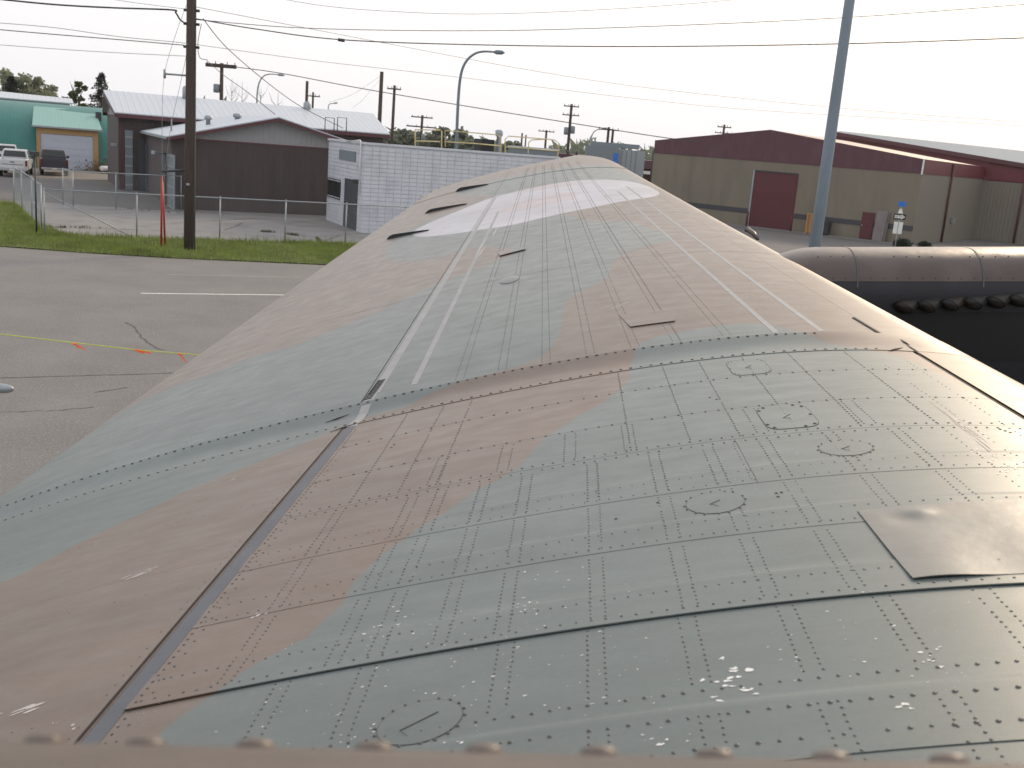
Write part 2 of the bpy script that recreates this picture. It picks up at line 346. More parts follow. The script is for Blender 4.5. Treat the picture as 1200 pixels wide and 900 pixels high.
plane = thing('bomber_aircraft', 'brown and green camouflaged bomber whose riveted wing fills the foreground', 'aircraft')
wing = bpy.data.objects.new('wing', None); COL.objects.link(wing); wing.parent = plane
def attrs(o, x0, y):
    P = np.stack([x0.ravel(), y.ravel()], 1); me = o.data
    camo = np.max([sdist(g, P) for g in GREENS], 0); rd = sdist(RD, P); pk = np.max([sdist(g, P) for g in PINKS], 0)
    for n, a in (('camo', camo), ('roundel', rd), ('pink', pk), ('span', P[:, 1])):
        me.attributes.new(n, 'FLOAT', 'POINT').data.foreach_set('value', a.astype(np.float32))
    v = np.column_stack([P, np.zeros(len(P))]).astype(np.float32)
    me.attributes.new('wing_plan', 'FLOAT_VECTOR', 'POINT').data.foreach_set('vector', v.ravel())
def grid_faces(nx, ny, o=0):
    i, j = np.meshgrid(np.arange(nx - 1), np.arange(ny - 1), indexing='ij'); a = i * ny + j
    return np.stack([a, a + ny, a + ny + 1, a + 1], -1).reshape(-1, 4) + o
def panel(x0s, ys, off=lambda x, y: 0 * x, name='skin_panel', th=.004, mat_=None, parent=None):
    X, Y = np.meshgrid(np.asarray(x0s, float), np.asarray(ys, float), indexing='ij'); O = off(X, Y)
    n = WN(X, Y); top = WP(X, Y) + n * O[..., None]; bot = top - n * th
    nx, ny = X.shape; k = nx * ny
    F = [grid_faces(nx, ny)]
    def side(ids): ids = np.asarray(ids); return np.stack([ids[:-1], ids[:-1] + k, ids[1:] + k, ids[1:]], 1)
    idx = np.arange(k).reshape(nx, ny)
    F += [side(idx[::-1, 0]), side(idx[:, -1]), side(idx[0, :]), side(idx[-1, ::-1])]
    F = [F[0]] + [f + k for f in F[1:]]
    o = np_mesh(name, np.vstack([top.reshape(-1, 3)] * 2 + [bot.reshape(-1, 3)]), np.vstack(F), mat_ or SKIN, parent or wing)
    me = o.data; sm = np.zeros(len(me.polygons), bool); sm[:len(F[0])] = True; me.polygons.foreach_set('use_smooth', sm)
    attrs(o, np.concatenate([X.ravel()] * 3), np.concatenate([Y.ravel()] * 3)); return o
def lin(a, b, step): return np.linspace(a, b, max(2, int(abs(b - a) / step) + 1))
# ---- centre section: main sheets between spar gap and leading edge, lapped one over the next
X_GAP, X_DK = -1.015, 1.631
seams = [0.95, 1.60, 2.195, 2.635, 3.03, 3.514, 3.925, 4.44, YJ]
nearlift = {1.60: .002, 2.195: .0055, 2.635: .0009, 3.03: .0008, 3.514: .0003}
farlift = {}
JOG = (1.802, 2.37, 2.79, 3.18)
def jog(y):
    o = 0 * y
    for j in JOG: o = o + np.where(y < j, .0022 * np.clip(1 - (j - y) / .14, 0, 1), .0022 * np.clip(1 - (y - j) / .011, 0, 1))
    return o
XB = [X_GAP + .055, -.2, .62, X_DK - .012]
for i in range(len(seams) - 1):
    a, b = seams[i], seams[i + 1]; nl = nearlift.get(a, 0); fl = farlift.get(b, 0)
    def off(x, y, a=a, b=b, nl=nl, fl=fl):
        q = (y - a) / (b - a); return nl * np.clip(1 - q * (b - a) / .16, 0, 1) + fl * np.clip(1 - (1 - q) * (b - a) / .05, 0, 1) + jog(y)
    cols = [(XB[0], XB[3])] if i not in (4,) else [(XB[0], XB[2]), (XB[2] + .0015, XB[3])]
    for xa, xb in cols:
        o = panel(lin(xa, xb, .03), np.unique(np.concatenate([lin(a + .0008, b - .0008, .035), [a + .05, a + .16] if b - a > .17 else [a + .05], [b - .05]] + [[j, j + .0055, j + .011] for j in JOG if a < j < b - .012])), off)
def lift(x0, y):
    x0, y = np.broadcast_arrays(np.asarray(x0, float), np.asarray(y, float)); o = np.zeros(x0.shape)
    for i in range(len(seams) - 1):
        a, b = seams[i], seams[i + 1]; k = (y >= a) & (y < b)
        o = np.where(k, nearlift.get(a, 0) * np.clip(1 - (y - a) / .16, 0, 1) + farlift.get(b, 0) * np.clip(1 - (b - y) / .05, 0, 1), o)
    o = np.where((x0 > X_GAP) & (x0 < X_DK) & (y < 3.4), o + jog(y), o)
    o = np.where((x0 < X_GAP) & (y < YJ), .0045, o); o = np.where((x0 > X_DK) & (y < YJ), .002, o)
    o = np.where((y >= YJ) & (y < YJ2), dish(x0, y), o)
    for a in rows[:-1]: o = np.where((y >= a) & (y < a + .5), (.0005 if a < 12 else .004) * np.clip(1 - (y - a) / .5, 0, 1), o)
    return o
# leading-edge sheet (rounded nose), trailing part behind the gap
nose = np.concatenate([lin(X_DK + .012, 1.80, .03), 1.81 + .35 * np.sin(np.linspace(0, math.pi / 2 - .03, 16))])
panel(nose, lin(.95, YJ - .01, .06), lambda x, y: 0 * x + .002)
panel(lin(X_TE, X_GAP - .006, .04), lin(.95, 3.2, .06), lambda x, y: 0 * x + .0045)
panel(lin(X_TE, X_GAP - .006, .04), lin(3.201, YJ, .06), lambda x, y: 0 * x + .0045)
# dished joint cover between the two rows of bolts, then the outer panel
YJ2 = W(693, 417)[1]
def dish(x, y): q = (y - YJ) / (YJ2 - YJ); return .003 - .022 * np.clip((1.75 - x) / .5, 0, 1) * np.sin(np.pi * np.clip(q, 0, 1)) ** 1.3
panel(np.concatenate([lin(X_TE, 1.78, .035), nose[nose > 1.79]]), np.linspace(YJ - .009, YJ2, 14), dish, 'joint_cover')

rows = [YJ2 + .001, 7.55, 9.6, 11.3, W(560, 218.5)[1], 15.64]
for k, (a, b) in enumerate(zip(rows[:-1], rows[1:])):
    ys = lin(a, b, .07)
    if b > 15: ys = np.concatenate([lin(a, 14.6, .07), 15.64 - 1.04 * (1 - np.sin(np.linspace(0, math.pi / 2, 14)[1:]))])
    def off(x, y, a=a): return (.0005 if a < 12 else .004) * np.clip(1 - (y - a) / .5, 0, 1)
    for xa, xb in ((X_TE, X_GAP - .006), (X_GAP + .001, .62), (.6215, 1.62)):
        panel(lin(xa, xb, .045), ys, off)
    panel(np.concatenate([[1.6215], nose[1:]]), ys, off)
# lower skin closes the wing
ys = np.concatenate([lin(.95, 14.6, .3), 15.64 - 1.04 * (1 - np.sin(np.linspace(0, math.pi / 2, 10)[1:]))])
q = np.linspace(0, 1, 24); X, Y = np.meshgrid(q, ys, indexing='ij')
a = WP(X_LE - .001, Y); b = WP(X_TE, Y); P = a + (b - a) * X[..., None]
P[..., 2] -= (.30 * np.sin(np.pi * X ** .7) + .02) * np.clip((16.5 - Y) / 11, .15, 1)
o = np_mesh('lower_skin', P.reshape(-1, 3), grid_faces(24, len(ys)), M['underside'], wing, True)
def strip(name, xa, xb, ya, yb, off, m, step=.08, th=.004, xfun=None):
    ys = lin(ya, yb, step); n = len(ys); vs = []; w_ = (xa, xb)
    for s, o_ in ((0, off - th), (0, off), (1, off), (1, off - th)):
        x = np.full(n, w_[s]) if xfun is None else xfun(ys) + w_[s]
        vs.append(WP(x, ys) + WN(x, ys) * (o_ + (lift(x, ys) if 'tape' in name else 0))[..., None] if 'tape' in name else WP(x, ys) + WN(x, ys) * o_)
    vs = np.stack(vs, 0).reshape(-1, 3); f = []
    for k in range(3):
        for i in range(n - 1): f.append((k * n + i, k * n + i + 1, (k + 1) * n + i + 1, (k + 1) * n + i))
    for e in (0, n - 1): f.append((e, n + e, 2 * n + e, 3 * n + e))
    return np_mesh(name, vs, f, m, wing)
strip('sealing_strip', X_GAP + .004, X_GAP + .056, .95, YJ - .02, .0015, M['strip'])
strip('strip_edge', X_GAP - .004, X_GAP + .003, .95, YJ - .05, .0022, M['strip_edge'])
strip('panel_gap', X_GAP - .010, X_GAP - .0045, .95, YJ - .03, .0056, M['gap'], th=.006)
strip('panel_gap', X_DK - .010, X_DK + .006, .95, YJ - .06, -.003, M['gap'], th=.004)
strip('panel_gap', X_GAP - .008, X_GAP + .003, YJ2 + .05, 12.6, -.001, M['gap'])
for xa, xb in ((X_GAP + .022, X_GAP + .075), (-.775, -.74)): strip('pale_tape', xa, xb, YJ2 + .12, 12.4 if xa < -.9 else 11.0, .0008, M['tape'], th=.001)
strip('pale_tape', X_GAP + .01, X_GAP + .06, YJ - .06, YJ2 + .12, .0010, M['tape'], th=.001)
for xc, y1 in ((1.099, 11.2), (1.326, 11.6)): strip('pale_tape', xc - .015, xc + .015, YJ2 + .02, y1, .0008, M['tape'], th=.001)

# ---- rivets: small domes, joined (thousands, each a pixel or two)
ang = np.linspace(0, 2 * np.pi, 7)[:-1]
def domes(L_, name, m, h=.45):
    if not L_: return
    A_ = np.array(L_); A_[:, 2] *= (1.18 if name == 'rivet' else 1.0); n = WN(A_[:, 0], A_[:, 1]); p = WP(A_[:, 0], A_[:, 1]) + n * (lift(A_[:, 0], A_[:, 1]) + A_[:, 3])[:, None]; r = A_[:, 2]
    tx = np.cross(n, [0, 1, 0]); tx /= np.linalg.norm(tx, axis=1, keepdims=True); ty = np.cross(n, tx)
    vs = []
    for rr, hh in ((1, 0), (.72, h * .75)):
        for a in ang: vs.append(p + (tx * math.cos(a) + ty * math.sin(a)) * (r * rr)[:, None] + n * (r * hh)[:, None])
    vs.append(p + n * (r * h)[:, None]); vs = np.stack(vs, 1); k = len(p); f = []
    for i in range(6):
        j = (i + 1) % 6; f += [(i, j, 6 + j), (i, 6 + j, 6 + i), (6 + i, 6 + j, 12)]
    f = (np.array(f)[None] + (np.arange(k) * 13)[:, None, None]).reshape(-1, 3)
    o = np_mesh(name, vs.reshape(-1, 3), f, m, wing, True); o['kind'] = 'stuff'; return o
RV, SC, FINE = [], [], []
def rrow(y, xa, xb, sp, r, off=0.0, L_=RV, skip=0.03, jit=.0012):
    for x in np.arange(xa, xb, sp):
        if random.random() > skip: L_.append((x + random.uniform(-jit, jit), y + random.uniform(-jit, jit), r * random.uniform(.85, 1.1), off))
def rcol(x, ya, yb, sp, r, off=0.0, L_=RV, skip=.03, jit=.001):
    for y in np.arange(ya, yb, sp):
        if random.random() > skip: L_.append((x + random.uniform(-jit, jit), y + random.uniform(-jit, jit), r * random.uniform(.85, 1.1), off))
def xo(px, py): return W(px, py)[0]
xa, xb = X_GAP + .085, X_DK - .05
for y, sp, r, of in ((1.53, .036, .0045, 0), (1.66, .036, .0045, 0), (1.765, .036, .0045, 0), (1.86, .036, .0042, 0), (2.225, .034, .0038, 0), (2.33, .030, .0034, 0),
                 (2.665, .030, .0034, 0), (2.76, .036, .0032, 0), (3.06, .036, .0032, 0), (3.15, .036, .0030, 0), (3.485, .036, .0046, 0), (3.545, .036, .0046, 0), (3.925, .05, .0056, 0), (4.44, .055, .006, 0)):
    rrow(y, xa, xb, sp, r, of)
low_pairs = [xo(330, 804), xo(430, 787), xo(593, 760), xo(698, 741), xo(806, 728), xo(921, 713), xo(1036, 703), xo(1155, 696)]
mid_pairs = [xo(331, 700), xo(428, 700), xo(500, 620), xo(555, 615), xo(611, 600), xo(697, 615), xo(785, 610), xo(862, 600), xo(945, 595), xo(1040, 585), xo(1130, 575)]
up_pairs = [xo(590, 545), xo(668, 527), xo(745, 560), xo(920, 545), xo(1040, 515), xo(510, 560)]
singles = [xo(730, 470), xo(455, 520), xo(497, 520), xo(540, 500), xo(788, 460), xo(845, 470), xo(905, 465), xo(975, 465), xo(1045, 455)]
for x in low_pairs:
    for d in (-.018, .018): rcol(x + d, 1.10, 1.78, .023, .0032); rcol(x + d, 1.89, 2.19, .0225, .0032)
for x in mid_pairs:
    for d in (-.017, .017): rcol(x + d, 2.24, 2.62, .0225, .0030); rcol(x + d, 2.67, 3.02, .024, .0029); rcol(x + d, 3.07, 3.46, .027, .0035)
for x in up_pairs:
    for d in (-.02, .02): rcol(x + d, 3.57, 3.90, .029, .0035)
for x in singles: rcol(x, 3.55, YJ - .05, .032, .0042)
rcol(X_GAP + .072, 1.0, YJ - .1, .034, .0042); rcol(X_GAP + .098, 1.0, YJ - .4, .07, .0036)
for x in (1.30, 1.40, 1.52): rcol(x, 1.1, YJ - .25, .045, .003, skip=.2)
for x in (xo(880, 560), xo(700, 560)): rcol(x, 3.07, 3.46, .03, .0026, skip=.3)
# trailing part: sparse rows
for y in (1.5, 2.2, 3.0, 3.8): rrow(y, X_TE + .1, X_GAP - .08, .05, .0024, 0, skip=.35)
rcol(X_GAP - .035, 1, YJ - .1, .05, .0026, 0, skip=.4)
# joint bolts
for y, of in ((YJ + .016, 0), (YJ2 - .012, 0)):
    rrow(y, X_TE + .05, (1.50 if y < 5 else 1.30), .047, .0088, of, SC, skip=0, jit=.0015)
# outer panel: stringer pairs seen as fine double lines, rib rows as faint lines
outer = [xo(537, 449), xo(588, 435), xo(640, 424), xo(693, 418), xo(746, 410), xo(795, 402), xo(856, 397), xo(565, 442) - .0]
for x in outer[:7]:
    for d in (-.021, .021):
        rcol(x + d, YJ2 + .05, 14.6, .030, .0037, 0, FINE, skip=.04)
for x in (-1.5, -2.0, -2.45): rcol(x, YJ2 + .1, 14, .06, .0028, 0, FINE, skip=.25)
for y in (5.75, 6.4, 6.95, 7.6, 8.3, 9.0, 9.65, 10.3, 11.35, 12.1, 13.0, 13.8): rrow(y, X_GAP + .1, 1.6, .05, .0026, 0, FINE, skip=.25)
# louvre-like bolt rows by the leading edge and at the gap
for k in range(13):
    pa, pb = W(1001, 373), W(1029, 390); f = k / 12; SC.append((pa[0] + (pb[0] - pa[0]) * f, pa[1] + (pb[1] - pa[1]) * f, .014, 0))
for px, py in ((462, 521), (459, 524.5), (832, 466), (840, 468), (1172, 503), (1178, 505), (1184, 507), (910, 578), (916, 577), (912, 582), (722, 608), (771, 589), (681, 250), (697, 249), (690, 253)): 
    x, y = W(px, py); SC.append((x, y, .006, 0))
domes(RV, 'rivet', M['rivet']); domes(SC, 'bolt', M['screw'], .4); domes(FINE, 'fine_rivet', M['rivet'], .5)
# ---- decals of real thickness: polygons laid on the skin
def on_skin(pts, off): 
    A_ = np.asarray(pts, float); return WP(A_[:, 0], A_[:, 1]) + WN(A_[:, 0], A_[:, 1]) * (off + lift(A_[:, 0], A_[:, 1]))[:, None]
def plate(name, pts, off, m, th=.003, parent=None, lift=None):
    pts = np.asarray(pts, float); o_ = off + globals()['lift'](pts[:, 0], pts[:, 1])
    n = WN(pts[:, 0], pts[:, 1]); t_ = WP(pts[:, 0], pts[:, 1]) + n * o_[:, None]; b_ = t_ - n * th; k = len(pts)
    mb = MB(); mb.add(list(map(tuple, t_)) + list(map(tuple, b_)), [tuple(range(k))] + [(i, i + k, (i + 1) % k + k, (i + 1) % k) for i in range(k)])
    return mb.build(name, m, parent or wing)
def cgrid(c, fn_in, n=28, rings=5):
    pass
def cover(cx, cy, rx, ry, power, screws, handle, name='access_cover', raise_=.0008):
    """inspection cover: skin-coloured plate with a dark joint round it, screws and an engraved handle slot"""
    th = np.linspace(0, 2 * np.pi, 41)[:-1]
    def outline(s): 
        c, sn = np.cos(th), np.sin(th); return np.stack([cx + rx * s * np.sign(c) * abs(c) ** (2 / power), cy + ry * s * np.sign(sn) * abs(sn) ** (2 / power)], 1)
    e = bpy.data.objects.new(name, None); COL.objects.link(e); e.parent = wing
    # plate as rings so it follows the curve
    rs = [0.001, .35, .7, 1.0]; P_ = np.concatenate([outline(s) for s in rs]); nn = len(th)
    f = []
    for r in range(3):
        for i in range(nn): f.append((r * nn + i, r * nn + (i + 1) % nn, (r + 1) * nn + (i + 1) % nn, (r + 1) * nn + i))
    P3 = on_skin(P_, raise_ + .0006); low = on_skin(outline(1.0), raise_ - .002); P3 = np.vstack([P3, P3[3 * nn:], low]); Pp = np.vstack([P_, outline(1.0), outline(1.0)])
    for i in range(nn): f.append((4 * nn + i, 4 * nn + (i + 1) % nn, 5 * nn + (i + 1) % nn, 5 * nn + i))
    o = np_mesh('cover_plate', P3, f, SKIN, None, True); o.parent = e; attrs(o, Pp[:, 0], Pp[:, 1])
    a, b = outline(1.0), outline(1.0 + .0020 / min(rx, ry)); P_ = np.vstack([a, b]); f = [(i, (i + 1) % nn, nn + (i + 1) % nn, nn + i) for i in range(nn)]
    o = np_mesh('cover_joint', on_skin(P_, raise_ + .0002), f, M['gap'] if power > 3 else M['rivet'], None); o.parent = e
    return e, outline
def cover_px(px, py, rpx, rpy, power, screws, rot=0):
    cx, cy = W(px, py); rx = abs(W(px + rpx, py)[0] - W(px - rpx, py)[0]) / 2; ry = abs(W(px, py - rpy)[1] - W(px, py + rpy)[1]) / 2
    e, ol = cover(cx, cy, rx, ry, power, screws, True)
    pts = ol(1.0)
    L_ = []
    for k in range(screws):
        q_ = pts[int(k * 40 / screws)]; s = 1.07 if power < 3 else .93
        L_.append((cx + (q_[0] - cx) * s, cy + (q_[1] - cy) * s, .0042 if screws > 10 else .008, .001))
    for s_ in L_: d = domes([s_], 'screw', M['screw'] if screws < 13 else M['rivet']); d.parent = e; del d['kind']
    # engraved handle slot, an L
    hs = 1.0 if rpx > 40 else .45; a = (cx - rx * .42 * hs, cy - ry * .30 * hs); b = (cx + rx * .40 * hs, cy + ry * .32 * hs); 
    tk = .0016 if rx < .12 else .002
    dx, dy = b[0] - a[0], b[1] - a[1]; l = math.hypot(dx, dy); nx, ny = -dy / l * tk, dx / l * tk
    o = plate('handle_slot', [(a[0] + nx, a[1] + ny), (a[0] - nx, a[1] - ny), (b[0] - nx, b[1] - ny), (b[0] + nx, b[1] + ny)], .0028, M['rivet'], .001); o.parent = e
    o = plate('handle_slot', [(a[0] - nx, a[1] - ny), (a[0] + dy / l * .03 - nx, a[1] - dx / l * .03 - ny), (a[0] + dy / l * .03 + nx, a[1] - dx / l * .03 + ny), (a[0] + nx, a[1] + ny)], .0030, M['rivet'], .001); o.parent = e
    return e
cover_px(877, 430, 24, 9, 4.5, 12); cover_px(922, 488, 32, 14, 4.5, 9)
cover_px(991, 525, 32, 9, 2, 16); cover_px(838, 589, 35, 12.5, 2, 16); cover_px(492, 846, 47, 24, 2, 18)
# ---- loose patches
def patch(corners, lf, n=14, dent=None, name='patch_plate'):
    c = [np.array(W(*p)) for p in corners]; s, t_ = np.meshgrid(np.linspace(0, 1, n), np.linspace(0, 1, n), indexing='ij')
    P_ = (c[0] * ((1 - s) * (1 - t_))[..., None] + c[1] * (s * (1 - t_))[..., None] + c[2] * (s * t_)[..., None] + c[3] * ((1 - s) * t_)[..., None])
    P_ += .004 * np.sin(7 * t_ + 3 * s)[..., None] * np.array([1, 0]) * ((s == 0) | (s == 1))[..., None]
    O = lf(s, t_)
    if dent is not None: O = O + dent(s, t_)
    X_, Y_ = P_[..., 0], P_[..., 1]; nn = WN(X_, Y_); top = WP(X_, Y_) + nn * O[..., None]; bot = top - nn * .0025; k = n * n
    F = [grid_faces(n, n)]; idx = np.arange(k).reshape(n, n)
    def side(ids): ids = np.asarray(ids); return np.stack([ids[:-1], ids[:-1] + k, ids[1:] + k, ids[1:]], 1)
    F += [side(idx[::-1, 0]), side(idx[:, -1]), side(idx[0, :]), side(idx[-1, ::-1]), grid_faces(n, n, k)[:, ::-1]]
    F = [F[0]] + [f + k for f in F[1:]]
    o = np_mesh(name, np.vstack([top.reshape(-1, 3)] * 2 + [bot.reshape(-1, 3)]), np.vstack(F), SKIN, wing)
    me = o.data; sm = np.zeros(len(me.polygons), bool); sm[:len(F[0])] = True; me.polygons.foreach_set('use_smooth', sm)
    attrs(o, np.concatenate([X_.ravel()] * 3), np.concatenate([Y_.ravel()] * 3)); return o
big = patch([(1005, 600), (1070, 682), (1290, 672), (1215, 586)], lambda s, t_: .0045 + .004 * (s ** 4) * (1 - t_) + .002 * s ** 6, 40,
      dent=lambda s, t_: .006 * np.exp(-(((s - .12) / .07) ** 2 + ((t_ - .30) / .09) ** 2)) - .004 * np.exp(-(((s - .20) / .10) ** 2 + ((t_ - .22) / .1) ** 2)) + .003 * np.sin(9 * t_) * s)
M['plate_glare_tone'] = mat('worn_plate_glare_tone', (.160, .163, .150), .33, var=.14, scale=5, bump=.15, bscale=12, dirt=((.11, .10, .09), 6, .5)); big.data.materials[0] = M['plate_glare_tone']  # grey-beige plate tone has sun glare put into the colour, with some dirt
patch([(726, 370), (739, 384), (792, 377), (778, 364)], lambda s, t_: .003 + .004 * s ** 3)
patch([(583, 296), (586, 301), (617, 293), (612, 289)], lambda s, t_: .003 + .009 * s)
# vent blister
def blister(px, py, rx, ry, h, name='vent_blister', m=None):
    cx, cy = W(px, py); vs = []; fs = []; n = 16
    for r in range(6):
        q_ = 1 - r / 5.0
        for k in range(n):
            a = 2 * math.pi * k / n; x, y = cx + rx * q_ * math.cos(a), cy + ry * q_ * math.sin(a)
            vs.append(WP(x, y) + WN(x, y) * (.003 + h * (1 - q_ * q_)))
    for r in range(5):
        for k in range(n): fs.append((r * n + k, r * n + (k + 1) % n, (r + 1) * n + (k + 1) % n, (r + 1) * n + k))
    o = np_mesh(name, np.array(vs), fs, m or SKIN, wing, True)
    xy = np.array([[cx, cy]] * len(vs)); attrs(o, xy[:, 0], xy[:, 1]); return o
blister(597, 328, .08, .12, .010)
# grille of narrow slots at the joint by the gap
ga, gb = W(431, 468), W(447, 446)
for k in range(13):
    f = k / 12; x = ga[0] + (gb[0] - ga[0]) * f; y = ga[1] + (gb[1] - ga[1]) * f
    plate('grille_slot', [(x - .022, y - .004), (x + .022, y - .004), (x + .022, y + .006), (x - .022, y + .006)], .003, M['gap'], .003)
for a, b in (((387, 508), (418, 497)), ((380, 492), (408, 483)), ((1055, 398), (1066, 405)), ((1058, 408), (1040, 412)), ((1062, 404), (1080, 418))):
    p, q_ = np.array(W(*a)), np.array(W(*b)); d = (q_ - p) / np.linalg.norm(q_ - p); n_ = np.array([-d[1], d[0]]) * .006
    plate('seam_gap', [p, p * .5 + q_ * .5 - n_, q_, p * .5 + q_ * .5 + n_], .004, M['gap'], .002)
# ---- dark hinge fairings standing on the aileron
def fairing(p1, p2, hh, wid=.05):
    a, b = np.array(W(*p1)), np.array(W(*p2)); n = 12; vs = []
    for i in range(n):
        f = i / (n - 1); x, y = a + (b - a) * f; hgt = hh * (min(1, f / .12) * (1 - .75 * max(0, f - .2) / .8) if f < .97 else .1); nn = WN(x, y)
        pr = WP(x, y); pf = WP(x, y + wid)
        vs += [pr + nn * .004, pr + nn * (.006 + hgt), pf + nn * (.006 + hgt * .15), pf + nn * .004]
    fs = []
    for i in range(n - 1):
        for k in range(3): fs.append((i * 4 + k, i * 4 + k + 1, i * 4 + k + 5, i * 4 + k + 4))
    fs += [(0, 1, 2, 3), ((n - 1) * 4 + 3, (n - 1) * 4 + 2, (n - 1) * 4 + 1, (n - 1) * 4)]
    o = np_mesh('hinge_fairing', np.array(vs), fs, M['flap_dark'], wing); return o
fairing((453, 281), (502, 270.5), .034); fairing((498, 250.5), (547, 239.5), .032); fairing((534, 225), (572, 216.5), .036)
blister(495, 230.5, .05, .12, .02); blister(505, 223.5, .05, .12, .02); blister(519, 217.5, .05, .10, .012)
# ---- paint chips and scuffs
def chips(spec, name, m, off=.0008):
    vs, fs = [], []
    for (px, py, spx, spy, n, r0, r1, asp) in spec:
        for _ in range(n):
            qx, qy = random.gauss(px, spx), random.gauss(py, spy)
            if not (0 < qx < 1230 and qy < 880): continue
            x, y = W(qx, qy); r = random.uniform(r0, r1); k = random.randint(5, 8); c = len(vs); a0 = random.uniform(-.5, .5)
            lifted = off + float(lift(x, y))
            for i in range(k):
                a = 2 * math.pi * i / k; rr = r * .62 * random.uniform(.2, 1.4); dx, dy = rr * math.cos(a) * asp, rr * math.sin(a)
                X_, Y_ = x + dx * math.cos(a0) - dy * math.sin(a0), y + dx * math.sin(a0) + dy * math.cos(a0)
                vs.append(WP(X_, Y_) + WN(X_, Y_) * lifted)
            fs.append(tuple(range(c, c + k)))
    mb = MB(); mb.add(vs, fs); o = mb.build(name, m, wing); o['kind'] = 'stuff'; return o
chips([(850, 800, 16, 12, 18, .004, .012, 1.5), (615, 705, 12, 12, 12, .003, .008, 1.5), (655, 690, 22, 14, 10, .002, .006, 1.3), (455, 735, 22, 10, 12, .002, .006, 1.6), (520, 770, 60, 30, 26, .002, .005, 1.6),
       (700, 790, 60, 40, 26, .0015, .005, 1.6), (1055, 830, 8, 4, 3, .004, .009, 1.5), (1095, 770, 8, 10, 8, .003, .008, 1.3), (1000, 760, 70, 50, 22, .0015, .005, 1.5), (770, 870, 20, 5, 6, .003, .006, 2), (480, 860, 60, 15, 20, .0015, .005, 1.6),
       (1150, 520, 30, 18, 20, .002, .006, 1.2), (1185, 550, 8, 5, 6, .004, .010, 1.3), (940, 500, 120, 60, 20, .0012, .003, 1.3), (1110, 490, 12, 9, 14, .002, .006, 1), (1140, 512, 12, 9, 22, .002, .007, 1), (1170, 535, 12, 9, 22, .003, .008, 1), (1192, 552, 8, 6, 16, .004, .010, 1), (560, 800, 200, 50, 60, .001, .0028, 1.4), (700, 640, 200, 60, 25, .001, .0025, 1.4), (360, 850, 60, 20, 20, .0015, .004, 1.5)], 'paint_chip', M['chip'])
def scuffs(lines, name='pale_scuff'):
    mb = MB()
    for (x1, y1, x2, y2, wd, n) in lines:
        for _ in range(n):
            f0 = random.uniform(0, .6); f1 = f0 + random.uniform(.15, .4); jx = random.gauss(0, 3); jy = random.gauss(0, 2)
            a = np.array(W(x1 + (x2 - x1) * f0 + jx, y1 + (y2 - y1) * f0 + jy)); b = np.array(W(x1 + (x2 - x1) * f1 + jx, y1 + (y2 - y1) * f1 + jy))
            d = (b - a); l = np.linalg.norm(d) + 1e-9; n_ = np.array([-d[1], d[0]]) / l * wd * random.uniform(.3, 1)
            pts = [a, a + d * .3 + n_ * .8, a + d * .6 + n_, b, a + d * .65 - n_ * .5, a + d * .25 - n_ * .9]
            A_ = np.array(pts); lf = .0009
            c = len(mb.v); mb.add(list(map(tuple, on_skin(A_, lf))), [tuple(range(6))])
    o = mb.build(name, M['scuff'], wing); o['kind'] = 'stuff'
scuffs([(140, 684, 205, 660, .006, 9), (230, 645, 270, 635, .003, 2), (0, 845, 75, 818, .009, 9), (265, 565, 290, 556, .006, 4), (300, 548, 350, 540, .003, 3), (295, 725, 316, 715, .008, 4), (60, 852, 70, 846, .006, 2), (85, 860, 95, 850, .006, 2),
        (168, 670, 200, 662, .004, 4), (965, 532, 1010, 527, .002, 3), (1085, 462, 1200, 556, .0022, 12), (560, 300, 600, 240, .01, 3), (700, 232, 745, 228, .01, 8), (480, 300, 440, 310, .01, 5), (660, 380, 760, 345, .006, 6), (845, 340, 900, 350, .006, 5)])

